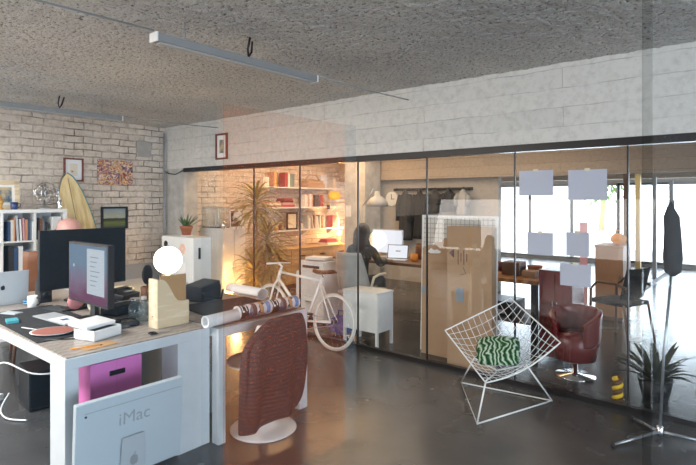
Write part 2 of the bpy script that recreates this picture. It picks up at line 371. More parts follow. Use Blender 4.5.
# steel pipe on the corner
mb = MB().tube([(-7.19, 4.27, 0), (-7.19, 4.27, 2.62)], .017, 10)
for z in (.9, 1.5, 2.1, 2.5): mb.tube([(-7.19, 4.27, z-.012), (-7.19, 4.27, z+.012)], .026, 10)
o = tag(mb.build('conduit_pipe', 'grey_metal'), 'grey vertical conduit pipe in the corner of the brick wall', 'pipe')
mb_c = MB().tube([(-7.19, 4.27, 2.04), (-7.1, 4.3, 2.0), (-6.95, 4.31, 1.985), (-6.78, 4.31, 2.03), (-6.7, 4.30, 2.05)], .007, 6)
for y, r_, m_, lab in ((4.80, .03, 'wood_dark', 'brown vertical heating pipe on the brick wall behind the fridge'), (4.62, .022, 'grey_metal', 'slim grey vertical pipe on the brick wall behind the fridge')):
    t_ = MB().tube([(XB+.07, y, 0), (XB+.07, y, 2.64)], r_, 12)
    for z_ in (.4, 1.3, 2.2): t_.tube([(XB+.07, y, z_-.015), (XB+.07, y, z_+.015)], r_+.008, 12); t_.tube([(XB, y, z_), (XB+.06, y, z_)], .008, 6)
    tag(t_.build('heating_pipe', m_), lab, 'pipe')
tag(mb_c.build('cable', 'dark_metal'), 'thin dark cable drooping across the pier beside the corner pipe', 'cable')

# glass partition between the rooms
part = bpy.data.objects.new('wall_glass', None); COL.objects.link(part); part['kind'] = 'structure'; part['label'] = 'frameless glass partition between the two rooms'
JX = [-6.74, -5.209, -4.368, -3.482, -2.62, -1.739, -.86, .3, 1.5, 2.7, 4.0, XR]
for a, b in zip(JX, JX[1:]):
    g = MB(); vs = [g.bm.verts.new(p) for p in ((a+.004, YP, .035), (b-.004, YP, .035), (b-.004, YP, 2.05), (a+.004, YP, 2.05))]; g.bm.faces.new(vs)
    g.build('glass_pane', 'partition_glass', part)
for a in JX[1:-1]:
    MB().b2((a-.006, YP-.01, .035), (a+.006, YP+.01, 2.04)).build('joint_strip', 'black_plastic', part)
MB().b2((-6.74, YP-.06, 2.012), (XR, YP+.03, 2.072)).build('head_track', 'steel_track', part)
MB().b2((-6.74, YP-.025, 0), (XR, YP+.025, .04)).build('base_track', 'steel_track', part)
# glass wall between camera and desks
near = bpy.data.objects.new('wall_near', None); COL.objects.link(near); near['kind'] = 'structure'; near['label'] = 'frameless glass wall in front of the desks'
XG = -2.2
for y0_, y1_, mt in ((YN, 1.60, 'pane_blue_veil'), (1.64, 2.62, 'pane_brown_veil')):
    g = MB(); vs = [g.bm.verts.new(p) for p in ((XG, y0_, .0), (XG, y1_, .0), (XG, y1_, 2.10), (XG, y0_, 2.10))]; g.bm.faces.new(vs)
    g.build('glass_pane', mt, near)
g = MB(); g.bm.faces.new([g.bm.verts.new(p) for p in ((XG+.01, 1.5, 0), (XG+.01, 1.64, 0), (XG+.01, 1.64, 2.10), (XG+.01, 1.5, 2.10))])
g.build('overlap_strip', glass_mat('overlap_glass', (.95, .96, .965), 1.25, (.4, .43, .45), .03), near)
g = MB(); g.bm.faces.new([g.bm.verts.new(p) for p in ((XG, 2.62, 0), (XG+.03, 2.70, 0), (XG+.03, 2.70, 2.10), (XG, 2.62, 2.10))])
g.build('edge_strip', glass_mat('edge_glass', (.92, .94, .95), 1.35, (.42, .46, .5), .10), near)

# street front with tall windows
mb = MB()
mb.b2((XB, YF, 2.02), (XR, YF+.2, ZC+.06)); mb.b2((XB, YF, 0), (-6.3, YF+.2, 2.02)); mb.b2((-6.3, YF, 0), (XR, YF+.2, .06))
struct('wall_front', mb, 'plaster_grey', 'front wall with the tall bright windows')
wx = [-6.3, -5.2, -4.1, -3.0, -1.95, -.9, .2, 1.4, 2.4, 3.4, XR]
for i, (a, b) in enumerate(zip(wx, wx[1:])):
    w = bpy.data.objects.new('window_%d' % (i+1), None); COL.objects.link(w); w['kind'] = 'structure'
    mb = MB()
    for lo, hi in (((a, YF+.02, .06), (a+.04, YF+.1, 2.02)), ((b-.04, YF+.02, .06), (b, YF+.1, 2.02)), ((a, YF+.02, .06), (b, YF+.1, .12)), ((a, YF+.02, 1.96), (b, YF+.1, 2.02))): mb.b2(lo, hi)
    mb.build('window_frame', 'grey_metal' if i != 3 else 'dark_metal', w)
    g = MB(); vs = [g.bm.verts.new(p) for p in ((a+.05, YF+.06, .12), (b-.05, YF+.06, .12), (b-.05, YF+.06, 1.96), (a+.05, YF+.06, 1.96))]; g.bm.faces.new(vs)
    g.build('window_pane', 'window_glass', w)
# corridor glass wall along the rear room
cor = bpy.data.objects.new('wall_corridor', None); COL.objects.link(cor); cor['kind'] = 'structure'; cor['label'] = 'framed glass wall along the rear corridor'
for y in (9.25, 10.15, 11.7, 13.9):
    MB().b2((-1.88, y-.04, 0), (-1.80, y+.04, 2.05)).build('frame_post', 'brass' if y == 10.15 else ('wood_dark' if y == 9.25 else 'grey_metal'), cor)
MB().b2((-1.88, 9.25, 0), (-1.80, 13.9, .06)).build('base_rail', 'dark_metal', cor)
g = MB(); vs = [g.bm.verts.new(p) for p in ((-1.84, 9.3, .06), (-1.84, 13.86, .06), (-1.84, 13.86, 2.04), (-1.84, 9.3, 2.04))]; g.bm.faces.new(vs); g.build('glass_pane', 'window_glass', cor)
struct('trim_6', MB().b2((-.42, 12.25, 0), (-.30, 12.45, 2.05)), 'wood_dark', 'slim dark post in the rear corridor')
struct('trim_7', MB().b2((-.98, 10.6, 0), (-.90, 10.68, 2.05)), 'cabinet_wood', 'slim brown wooden post in the rear corridor')

# ------------------------------------------------------------------ ceiling lamps
def strip_lamp(x, ya, yb, label, cy):
    t = thing('strip_light', label, 'ceiling light', (x, (ya+yb)/2, 2.55)); L = yb-ya
    MB().box((0, 0, 0), (.075, L, .05), .008).build('housing', pm('lamp_grey', (.24, .24, .24), .5).name and 'lamp_grey', t)
    MB().box((0, 0, -.028), (.045, L-.06, .008)).build('diffuser', pm('diffuser%d' % int(ya*10), (.38, .39, .40), .5), t)
    for s in (-1, 1): MB().box((0, s*L/2, 0), (.08, .012, .055), .003).build('end_cap', 'white_satin', t)
    for s in (-.35, .35): MB().tube([(0, s*L, .02), (0, s*L, .14)], .004, 6).build('hanger', 'grey_metal', t)
    mb = MB(); mb.tube([(.03, cy-.01, .16), (.02, cy-.02, .08), (0, cy, .03), (.01, cy+.02, .07), (-.03, cy+.06, .16)], .008, 6)
    mb.build('power_cord', 'black_plastic', t)
    return t
strip_lamp(-2.79, 1.59, 2.95, 'long grey strip light hanging over the desks, the nearer one', 0.02)
strip_lamp(-5.88, 1.45, 2.94, 'long grey strip light along the brick wall, the farther one', 0.07)
for x, ya, yb, lab in ((-2.79, -.6, 1.59, 'thin ceiling wire leading to the nearer strip light from the front'), (-2.79, 2.95, 4.3, 'thin ceiling wire running from the nearer strip light to the concrete beam'),
                       (-5.88, 2.94, 4.3, 'thin ceiling wire running from the farther strip light to the corner')):
    tag(MB().tube([(x, ya, 2.585), (x, (ya+yb)/2, 2.575), (x, yb, 2.59)], .006, 6).build('ceiling_wire', 'grey_metal'), lab, 'wire')

# ------------------------------------------------------------------ brick wall decoration
def wall_picture(name, label, cat, y0, y1, z0, z1, fw, fm, pmats, x=XB, tilt=0, mat_w=0):
    t = thing(name, label, cat, (x, (y0+y1)/2, (z0+z1)/2)); w, h = y1-y0, z1-z0
    mb = MB()
    mb.b2((.004, -w/2, -h/2), (.03, -w/2+fw, h/2)); mb.b2((.004, w/2-fw, -h/2), (.03, w/2, h/2))
    mb.b2((.004, -w/2+fw, -h/2), (.03, w/2-fw, -h/2+fw)); mb.b2((.004, -w/2+fw, h/2-fw), (.03, w/2-fw, h/2))
    mb.build('frame', fm, t)
    MB().b2((.004, -w/2+fw, -h/2+fw), (.014, w/2-fw, h/2-fw)).build('mount', 'paper' if mat_w else pmats, t)
    if mat_w: MB().b2((.013, -w/2+fw+mat_w, -h/2+fw+mat_w), (.018, w/2-fw-mat_w, h/2-fw-mat_w)).build('print', pmats, t)
    return t
wall_picture('framed_picture', 'small sketch in a thin red-brown frame on the brick wall above the surfboard tip', 'picture', 2.84, 3.09, 1.85, 2.16, .02, 'mahogany', 'sketch_print', mat_w=.055)
t = thing('canvas_painting', 'colourful abstract canvas without a frame on the brick wall', 'painting', (XB, 3.53, 1.99))
MB().b2((0, -.25, -.175), (.036, .25, .175), .004).build('canvas', 'canvas_swirl', t)
wall_picture('framed_painting', 'green landscape painting in a black frame low on the brick wall', 'painting', 3.33, 3.71, 1.19, 1.505, .028, 'dark_metal', 'landscape_paint')
t = thing('wall_vent', 'square grey vent cover high on the brick wall', 'vent', (XB, 3.96, 2.355))
MB().b2((.004, -.11, -.115), (.028, .11, .115), .004).build('cover', 'plaster_grey', t)
mb = MB()
for k in range(5): mb.b2((.03, -.09, -.085+k*.04), (.034, .09, -.073+k*.04))
mb.build('slats', 'plaster_grey', t)
t = thing('framed_print', 'narrow print in a red frame hanging on the concrete beam', 'picture', (-5.81, YP-.048, 2.33))
mb = MB(); w, h = .25, .35
for a, b in (((-w/2, -.03, -h/2), (-w/2+.022, -.004, h/2)), ((w/2-.022, -.03, -h/2), (w/2, -.004, h/2)), ((-w/2, -.03, -h/2), (w/2, -.004, -h/2+.022)), ((-w/2, -.03, h/2-.022), (w/2, -.004, h/2))): mb.b2(a, b)
mb.build('frame', 'mahogany', t); MB().b2((-w/2+.02, -.012, -h/2+.02), (w/2-.02, -.004, h/2-.02)).build('mount', 'paper', t)
MB().b2((-.045, -.018, -.09), (.045, -.010, .09)).build('print', 'blue_print', t)

# surfboard leaning between shelf and wall
def outline(t):                          # half width along the length, 0 = tail, 1 = tip
    return .245*max(0., math.sin(PI*min(1, max(0, .10+.90*t)))**.55) if t < .999 else .004
t = thing('surfboard', 'cream surfboard with a teal edge leaning against the brick wall behind the white shelf', 'surfboard', (-7.16, 3.20, .02))
mb = MB(); Lb = 1.96; prof = []
for k in range(33):
    q = k/32; prof.append((outline(q), q*Lb))
front = [(w, z) for w, z in prof]; poly = [(-w, z) for w, z in prof] + [(w, z) for w, z in reversed(prof)]
mb.prism(poly, -.028, .028, 'YZ'); bd = mb.build('board', 'surf_resin', t)
bv = bd.modifiers.new('bev', 'BEVEL'); bv.width = .018; bv.segments = 3; bv.limit_method = 'ANGLE'
MB().tube([(.0, w+.002, z) for w, z in prof], .02, 8).build('edge_stripe', 'teal_plastic', t)
MB().tube([(.0, -w-.002, z) for w, z in prof], .014, 8).build('edge_stripe', pm('dark_rail', (.10, .12, .10), .4), t)
MB().b2((.0275, -.003, .03), (.0295, .003, Lb-.06)).build('stringer', 'wood_dark', t)
t.rotation_euler = (math.radians(10.5), 0, 0)

# ------------------------------------------------------------------ white cube shelf, its books and what stands on it
def cube_shelf():
    t = thing('cube_shelf', 'white cube shelf unit against the brick wall', 'shelf', (-7.09, 1.30, 0))
    D, W, H = .39, 1.37, 1.49; c = .335
    MB().b2((0, 0, H-.04), (D, W, H)).build('top_panel', 'white_satin', t)
    MB().b2((0, 0, 0), (D, W, .04)).build('bottom_panel', 'white_satin', t)
    for y in (0, W-.04): MB().b2((0, y, .04), (D, y+.04, H-.04)).build('side_panel', 'white_satin', t)
    for k in range(1, 4): MB().b2((.005, .04, k*.3675-.008+.015), (D-.004, W-.04, k*.3675+.010+.015)).build('shelf_board', 'white_satin', t)
    for k in (1, 2, 3): MB().b2((.005, k*.3375-.004, .04), (D-.002, k*.3375+.016, H-.04)).build('divider', 'white_satin', t)
    MB().b2((-.004, .04, .04), (.004, W-.04, H-.04)).build('back_panel', 'white_satin', t)
cube_shelf()
BOOKC = {}
def bookmat(h):
    if h not in BOOKC: BOOKC[h] = pm('cover_'+h, h, .6, vary=.12, scale=20).name; MATS[BOOKC[h]] = bpy.data.materials[BOOKC[h]]
    return bookmat_name(h)
def bookmat_name(h): return BOOKC[h]
CNAME = {'d9d3c6': 'cream', '2f4a72': 'blue', 'b9bcc0': 'light grey', 'c58d6a': 'tan', 'a3393f': 'red', '2b2b30': 'black', 'e6e6e6': 'white', 'c9979c': 'pink', '6f7f8d': 'slate', '47506a': 'indigo', '8a5a3a': 'brown', 'cc6a34': 'orange', '6d8f86': 'grey-green', 'd8b25a': 'yellow', '3b3230': 'dark brown'}
def place_books(seq, base, along, where, group, face, name='book', cat='book'):
    """seq: (thickness, height, depth, colour, lean). Books stand side by side from base, spine to face (+X or -Y)."""
    pos = 0.; cnt = {}
    for th, h, d, col, lean in seq:
        cn = CNAME[col]; cnt[cn] = cnt.get(cn, 0)+1; tot = sum(1 for q in seq if CNAME[q[3]] == cn)
        lab = ('only %s %s %s' % (cn, cat, where)) if tot == 1 else '%s of the %s %ss %s' % (ORD[cnt[cn]-1], cn, cat, where)
        sh = abs(math.sin(lean))*h
        cv = MB().b2((0, 0, 0), (-d, .0025, h)).b2((0, th-.0025, 0), (-d, th, h)).b2((-.003, .0025, 0), (0, th-.0025, h))
        cv.b2((-d+.006, .0025, .004), (-.003, th-.0025, h-.004))
        y = pos + (sh if lean > 0 else 0)
        o = cv.build(name, bookmat(col), None)
        o.location = (base[0], base[1]+y, base[2]); o.rotation_euler = (lean, 0, 0)
        tag(o, lab, cat, group)
        pos += th/max(.8, math.cos(lean)) + sh + .002
TOPZ = 1.49
s1 = [(.022, .22, .2, '2f4a72', 0), (.03, .24, .22, 'd9d3c6', 0), (.012, .26, .22, 'c58d6a', 0), (.022, .29, .24, 'b9bcc0', .06), (.016, .25, .2, 'e6e6e6', .05),
      (.02, .26, .22, 'c9979c', .03), (.025, .245, .2, 'c58d6a', 0), (.02, .25, .22, '47506a', 0), (.018, .23, .2, '6f7f8d', 0), (.018, .22, .2, 'e6e6e6', 0)]
place_books(s1, (-6.72, 1.345+.3375*2-.0+.006+.02, 1.1285), 'Y', 'in the upper row of the cube shelf', 'books in the upper row of the cube shelf', '+X')
s2 = [(.05, .3, .25, '2b2b30', 0), (.045, .29, .25, '2f4a72', 0), (.045, .3, .25, 'e6e6e6', 0), (.03, .27, .25, '47506a', 0), (.03, .26, .22, '6f7f8d', 0)]
place_books(s2, (-6.72, 1.345+.3375*2+.03, .7610), 'Y', 'in the second row of the cube shelf', 'binders in the second row of the cube shelf', '+X', 'binder', 'binder')
s3 = [(.02, .26, .2, '3b3230', 0), (.028, .25, .22, '8a5a3a', .0), (.02, .24, .2, '6f7f8d', -.0), (.03, .2, .2, '2b2b30', 0)]
place_books(s3, (-6.74, 1.345+.3375*3+.0, 1.1285), 'Y', 'in the right column of the cube shelf', 'books in the right column of the cube shelf', '+X')
t = thing('file_box', 'white card file box in the right column of the cube shelf', 'box', (-6.72, 2.555, 1.1285))
MB().b2((-.25, -.045, 0), (0, .055, .27), .004).build('body', 'white_satin', t)
MB().b2((0, -.02, .10), (.003, .03, .115)).build('label_slot', 'black_plastic', t)
t = thing('storage_box', 'small cream box low in the right column of the cube shelf', 'box', (-6.72, 2.485, 1.1285))
MB().b2((-.2, -.024, 0), (0.012, .020, .11), .004).build('body', pm('cream_box', (.66, .62, .5), .6), t); MB().b2((-.2, -.026, .085), (.015, .022, .112), .003).build('lid', 'cream_box', t)

t = thing('framed_picture', 'pale wooden frame with a dark picture standing on the white cube shelf', 'picture', (-6.98, 2.09, TOPZ), 0)
w, h = .30, .34; mb = MB()
for a, b in (((0, -w/2, 0), (.025, -w/2+.05, h)), ((0, w/2-.05, 0), (.025, w/2, h)), ((0, -w/2, 0), (.025, w/2, .05)), ((0, -w/2, h-.05), (.025, w/2, h))): mb.b2(a, b)
mb.build('frame', 'plywood', t); MB().b2((.0, -w/2+.05, .05), (.012, w/2-.05, h-.05)).build('mount', 'paper', t)
MB().b2((.012, -w/2+.08, .08), (.016, w/2-.08, h-.08)).build('print', 'blue_print', t); t.rotation_euler = (0, -.10, 0)
t = thing('brass_ornament', 'small golden ornament on the white cube shelf before the framed picture', 'ornament', (-6.82, 1.99, TOPZ))
MB().lathe([(.035, 0), (.042, .01), (.02, .03), (.03, .06), (.045, .09), (.03, .12), (.008, .15)], seg=16).build('body', 'gold', t); MB().sphere((0, 0, .155), .016).build('finial', 'gold', t)
t = thing('ceramic_cup', 'dark blue cup on the white cube shelf', 'cup', (-6.80, 2.13, TOPZ))
MB().lathe([(.028, 0), (.036, .01), (.04, .085), (.036, .085), (.032, .014), (.0, .012)], seg=20, capt=False).build('body', 'navy_ceramic', t)
MB().tube([(.0, .038, .07), (.0, .062, .065), (.0, .064, .035), (.0, .036, .02)], .005, 6).build('handle', 'navy_ceramic', t)
# desk fan
t = thing('desk_fan', 'vintage metal desk fan on the white cube shelf', 'fan', (-6.85, 2.47, TOPZ))
MB().lathe([(.085, 0), (.085, .012), (.05, .03), (.018, .045), (.015, .11)], seg=24).build('base', 'steel', t)
c = Vector((0, 0, .19)); mb = MB()
MB().lathe([(.03, -.06), (.045, -.04), (.045, .02), (.02, .035)], c=(-.03, 0, .19), axis=(0, PI/2, 0), seg=20).build('motor', 'grey_metal', t)
cage = MB()
for rr, xx in ((.13, .03), (.13, .075), (.07, .10), (.035, .105)):
    cage.tube([(xx, rr*math.cos(a*PI/16), .19+rr*math.sin(a*PI/16)) for a in range(32)], .0035, 5, closed=True)
for a in range(16):
    an = a*PI/8; ca, sa = math.cos(an), math.sin(an)
    cage.tube([(.105, .03*ca, .19+.03*sa), (.10, .07*ca, .19+.07*sa), (.075, .13*ca, .19+.13*sa), (.03, .13*ca, .19+.13*sa), (-.01, .05*ca, .19+.05*sa)], .002, 4)
cage.build('cage', 'chrome', t)
for k in range(4):
    mb = MB(); a0 = k*PI/2+.3
    def bf(u, v, a0=a0): 
        a = a0 + (v-.5)*(.9-.2*u); r = .02+.095*u; return (.05+.02*(v-.5), r*math.cos(a), .19+r*math.sin(a))
    mb.grid(4, 4, bf, thick=.002); mb.build('blade', pm('fan_blade', (.34, .29, .24), .4, .5).name and 'fan_blade', t)
t = thing('spray_can', 'silver can with a white cap beside the fan on the cube shelf', 'can', (-6.78, 2.615, TOPZ))
MB().lathe([(.026, 0), (.027, .004), (.027, .10), (.022, .108)], seg=20).build('body', 'chrome', t); MB().lathe([(.018, .106), (.018, .135), (.012, .142)], seg=16).build('cap', 'white_satin', t)

# ------------------------------------------------------------------ desks
def desk(name, label, xa, xb, ya, yb, panels):
    t = thing(name, label, 'desk', (xb, ya, 0)); W, L = xa-xb, yb-ya
    MB().b2((W, 0, .70), (0, L, .757), .003).build('frame_top', 'white_paint', t)
    MB().b2((W+.01, .012, .7555), (-.012, L-.012, .764)).build('desk_surface', 'desk_wood', t)
    for (px0, px1, py0, py1) in panels:
        MB().b2((px0-xb, py0-ya, 0), (px1-xb, py1-ya, .70), .003).build('leg', 'white_paint', t)
    return t
desk('office_desk', 'white-framed office desk with grey-brown top, covered in electronics', -5.25, -2.875, 1.135, 2.035, [(-3.07, -2.875, 1.135, 1.205), (-3.06, -2.875, 1.80, 2.035), (-5.25, -5.06, 1.135, 1.205), (-5.25, -5.06, 1.965, 2.035)])
desk('office_desk', 'white-framed desk carrying the rolled posters, beside the draped jacket', -5.25, -2.79, 2.043, 2.87, [(-2.86, -2.79, 2.043, 2.10), (-2.88, -2.79, 2.785, 2.87), (-5.25, -5.16, 2.043, 2.10), (-5.25, -5.16, 2.785, 2.87)])
DZ = .765

def apple_shape(r):
    pts = []
    for k in range(40):
        a = 2*PI*k/40; rr = r*(1 - .10*math.cos(2*a) - .06*math.sin(a))
        if math.sin(a) > .8: rr *= .90
        if math.sin(a) < -.9: rr *= .93
        p = [rr*math.cos(a)*.92, rr*math.sin(a)]
        dx, dz = p[0]-r*1.12, p[1]-r*.12; dd = math.hypot(dx, dz)
        if dd < r*.42: p = [r*1.12+dx/dd*r*.42, r*.12+dz/dd*r*.42]
        pts.append(p)
    leaf = [(0, r*1.02), (r*.06, r*1.3), (r*.32, r*1.52), (r*.30, r*1.2)]
    return pts, leaf
def apple_logo(parent, r, org, m, lab=None):
    """the fruit mark, lying in the local YZ plane facing +X"""
    pts, leaf = apple_shape(r); mb = MB()
    mb.prism([(org[1]+a, org[2]+b) for a, b in pts], org[0], org[0]+.0015, 'YZ'); mb.prism([(org[1]+a, org[2]+b) for a, b in leaf], org[0], org[0]+.0015, 'YZ')
    o = mb.build('logo_mark', m, parent); return o
# laptop: lid back towards us
t = thing('laptop', 'silver laptop with a dark fruit mark on its lid on the cluttered desk', 'laptop', (-4.70, 1.40, DZ))
MB().b2((-.25, -.19, 0), (0, .17, .016), .005).build('base', 'aluminium', t)
MB().b2((-.22, -.165, .0155), (-.09, .145, .018)).build('keyboard', 'black_plastic', t)
lid = MB().b2((-.004, -.19, 0), (.004, .17, .255), .003).build('lid', 'aluminium', t, (.0, 0, .014), (0, .10, 0))
MB().b2((-.0055, -.18, .008), (-.0042, .16, .247)).build('screen', 'screen_black', lid)
apple_logo(lid, .018, (.0042, -.012, .13), 'dark_metal')
# big black monitor, seen from the front, switched off
def stand(t, h, w=.24, d=.17):
    MB().b2((-d/2-.03, -w/2, 0), (d/2-.03, w/2, .015), .005).build('base', 'black_plastic', t)
    MB().b2((-.055, -.035, .012), (-.025, .035, h), .004).build('neck', 'black_plastic', t)
t = thing('computer_monitor', 'large black monitor switched off, in front of the surfboard', 'monitor', (-4.42, 1.90, DZ))
stand(t, .32)
MB().b2((-.03, -.345, .12), (.01, .345, .595), .004).build('bezel', 'screen_black', t)
MB().b2((.0095, -.332, .135), (.0115, .332, .582)).build('screen', 'screen_black', t)
# lit display facing the left edge of the desk
t = thing('computer_display', 'lit computer display with white windows over a blue and pink desktop', 'monitor', (-3.66, 1.60, DZ), -PI/2)
stand(t, .30)
MB().b2((-.035, -.30, .115), (.01, .30, .535), .004).build('bezel', 'black_plastic', t)
m, nt, out = new_mat('desktop_picture')
tc = N(nt, 'ShaderNodeTexCoord'); sp = N(nt, 'ShaderNodeSeparateXYZ'); nt.links.new(tc.outputs['Generated'], sp.inputs[0])
nz = N(nt, 'ShaderNodeTexNoise'); nz.inputs['Scale'].default_value = 3; nt.links.new(tc.outputs['Generated'], nz.inputs['Vector'])
ma = N(nt, 'ShaderNodeMath', operation='MULTIPLY_ADD'); ma.inputs[1].default_value = .5; nt.links.new(nz.outputs['Fac'], ma.inputs[0]); nt.links.new(sp.outputs[2], ma.inputs[2])
r = N(nt, 'ShaderNodeValToRGB'); r.color_ramp.elements[0].color = (.16, .07, .115, 1); r.color_ramp.elements[0].position = .3
r.color_ramp.elements[1].color = (.16, .22, .29, 1); r.color_ramp.elements[1].position = .9; e = r.color_ramp.elements.new(.6); e.color = (.20, .15, .21, 1)
nt.links.new(ma.outputs[0], r.inputs[0]); em = N(nt, 'ShaderNodeEmission'); em.inputs[1].default_value = 1.0; nt.links.new(r.outputs[0], em.inputs[0]); nt.links.new(em.outputs[0], out.inputs[0])
scr = MB().b2((.0095, -.285, .13), (.0115, .285, .52)).build('screen', 'desktop_picture', t)
emat('window_grey', (.62, .68, .74), .75); emat('window_line', (.35, .40, .46), .7); emat('window_blue', (.2, .4, .7), .7)
mb = MB(); mb.b2((.0115, .0, .19), (.0125, .255, .50)); mb.build('white_window', 'window_grey', scr)
mb = MB()
for k in range(7): mb.b2((.0125, .05, .25+k*.032), (.013, .05+.08+.02*((k*5) % 4), .256+k*.032))
mb.build('text_lines', 'window_line', scr)
mb = MB()
for k in range(1):
    for j in range(1): mb.b2((.0115, -.22+j*.09, .36+k*.05), (.0125, -.20+j*.09, .38+k*.05))
mb.build('icon_print', 'window_grey', scr)
# the jumble on the left desk
def slab(name, label, cat, c, sx, sy, h, rz, m, bev=.003, extra=None):
    o = MB().box((0, 0, h/2), (sx, sy, h), bev).build(name, m); o.location = (c[0], c[1], c[2] if len(c) > 2 else DZ); o.rotation_euler = (0, 0, rz)
    tag(o, label, cat); return o
slab('desk_mat', 'black cutting mat covering the left end of the desk', 'mat', (-3.86, 1.40), 1.12, .46, .004, -.03, 'black_fabric', .001)
t = thing('graphics_tablet', 'flat light grey tablet lying on the black mat', 'tablet', (-3.84, 1.48, DZ+.004), .08)
MB().b2((-.23, -.075, 0), (.23, .075, .009), .003).build('body', 'aluminium', t); MB().b2((-.02, -.065, .009), (.20, .065, .0105)).build('active_area', 'paper', t); MB().b2((.06, -.03, .0105), (.11, .02, .0115)).build('badge', 'blue_binder', t)
t = thing('oval_palette', 'flat oval board with a white rim and reddish top on the desk edge', 'palette', (-3.47, 1.30, DZ+.004), .85)
MB().lathe([(.09, 0), (.125, .012), (.13, .016), (.12, .014)], seg=40).build('rim', 'white_enamel', t); MB().lathe([(.118, .0145), (.118, .0165)], seg=40).build('inlay', pm('brick_red', (.36, .13, .10), .5), t)
t.scale = (1.0, .85, 1)
t = thing('stationery_box', 'small white box with its lid ajar at the front of the desk', 'box', (-3.19, 1.45, DZ), .30)
mb = MB(); mb.b2((-.085, -.10, 0), (.085, .10, .006)); mb.b2((-.085, -.10, 0), (-.08, .10, .062)); mb.b2((.08, -.10, 0), (.085, .10, .062)); mb.b2((-.085, -.10, 0), (.085, -.095, .062)); mb.b2((-.085, .095, 0), (.085, .10, .062))
mb.build('box_body', 'white_enamel', t)
MB().b2((-.10, -.105, 0), (.06, .105, .02), .003).build('lid', 'white_enamel', t, (-.03, 0, .068), (0, .10, .0))
MB().b2((-.06, -.08, .03), (.07, .08, .055)).build('contents', 'black_plastic', t)
t = thing('coffee_mug', 'small white mug with a dark handle at the back of the cluttered desk', 'mug', (-4.45, 1.52, DZ))
MB().lathe([(.03, 0), (.036, .004), (.036, .09), (.032, .09), (.03, .008), (0, .006)], seg=20, capt=False).build('body', 'white_enamel', t)
MB().tube([(.03, .02, .075), (.055, .03, .07), (.055, .03, .03), (.03, .02, .018)], .006, 6).build('handle', 'black_plastic', t)
slab('paper_sheet', 'small white paper slip beside the oval board, under the lit display', 'paper', (-3.60, 1.52, DZ+.004), .12, .09, .002, .5, 'paper', .0)
slab('notebook', 'dark grey notebook behind the grey tablet', 'notebook', (-4.20, 1.62), .24, .12, .014, .2, 'charcoal_fabric')
slab('hard_drive', 'black hard drive lying under the lit display', 'drive', (-3.30, 1.66), .10, .07, .022, -.3, 'black_plastic')
slab('phone', 'pale phone lying at the far left of the black mat', 'phone', (-4.30, 1.33, DZ+.004), .14, .07, .009, .4, 'aluminium')
slab('card_case', 'teal card case lying on the black mat near the desk edge', 'case', (-4.00, 1.24, DZ+.004), .11, .07, .018, -.2, 'teal_plastic')
slab('black_keyboard', 'black keyboard behind the mug under the large monitor', 'keyboard', (-4.13, 1.82), .13, .40, .018, 0., 'black_plastic')
t = thing('desk_speaker', 'small black desk speaker left of the large monitor, by the laptop', 'speaker', (-4.62, 1.66, DZ), 0)
MB().b2((-.06, -.045, 0), (.05, .045, .19), .006).build('cabinet', 'black_plastic', t); MB().lathe([(.03, 0), (.032, .004), (.012, .006)], c=(.05, 0, .06), axis=(0, PI/2, 0), seg=20).build('cone', 'dark_metal', t); MB().lathe([(.014, 0), (.015, .004)], c=(.05, 0, .13), axis=(0, PI/2, 0), seg=16).build('tweeter', 'dark_metal', t)
t = thing('pencil_case', 'pink pencil case leaning under the large monitor', 'case', (-4.08, 1.69, DZ+.0), .3)
MB().sphere((0, 0, .07), .07, (.5, 1.0, .95)).build('pouch', pm('dusty_pink', (.50, .20, .22), .8), t); MB().tube([(.03, -.06, .09), (.036, 0, .10), (.03, .06, .09)], .003, 5).build('zip', 'dark_metal', t)
t = thing('adhesive_tape', 'roll of tape standing on pale cards under the large monitor', 'tape', (-3.97, 1.76, DZ), .2)
mb = MB(); mb.lathe([(.02, -.012), (.04, -.012), (.04, .012), (.02, .012), (.02, -.012)], c=(0, 0, .04), axis=(PI/2, 0, 0), seg=24, capb=False, capt=False); mb.build('roll', 'warm_paper', t)
slab('card_stack', 'stack of pale cards beside the tape roll', 'cards', (-3.88, 1.86), .14, .09, .03, .1, 'warm_paper')
t = thing('blue_cable', 'light blue cable coil at the corner of the laptop', 'cable', (-4.56, 1.53, DZ+.008))
mb = MB(); mb.tube([(.05*math.cos(a*.4)*(1+.1*math.sin(a)), .035*math.sin(a*.4), .004*a*.25) for a in range(36)], .005, 6); mb.build('coil', pm('sky_plastic', (.1, .35, .6), .5), t)
for i, (x, y, rz, c, lab) in enumerate(((-3.00, 1.30, 1.25, 'orange_fabric', 'orange pencil on the bare corner of the desk'), (-3.28, 1.27, .9, 'black_plastic', 'black pen beside the oval board'), (-3.70, 1.25, .3, 'white_satin', 'white pen on the black mat near the front edge'))):
    t = thing('pencil', lab, 'pencil', (x, y, DZ+.004), rz)
    MB().tube([(-.08, 0, .0), (.07, 0, .0)], .004, 6).build('shaft', c, t); MB().tube([(.07, 0, 0), (.085, 0, 0)], [.004, .0008], 6).build('tip', 'dark_metal', t)
t = thing('scissors', 'dark scissors lying near the front edge by the file holder', 'scissors', (-2.97, 1.72, DZ+.003), 1.35)
for s in (-1, 1):
    b = MB().prism([(0, -.006*s), (.11, .002*s), (0, .008*s)], 0, .002, 'XY'); b.build('blade', 'steel', t)
    MB().tube([(-.03+.022*math.cos(a*PI/8), s*.018+.014*math.sin(a*PI/8), .004) for a in range(16)], .004, 6, closed=True).build('handle', 'black_plastic', t)
slab('brown_envelope', 'brown envelope lying flat on the desk in front of the white box', 'envelope', (-2.99, 1.36), .10, .19, .002, .1, 'folder_card', 0)
t = thing('headphones', 'black headphones lying under the lit display', 'headphones', (-3.36, 1.70, DZ), .4)
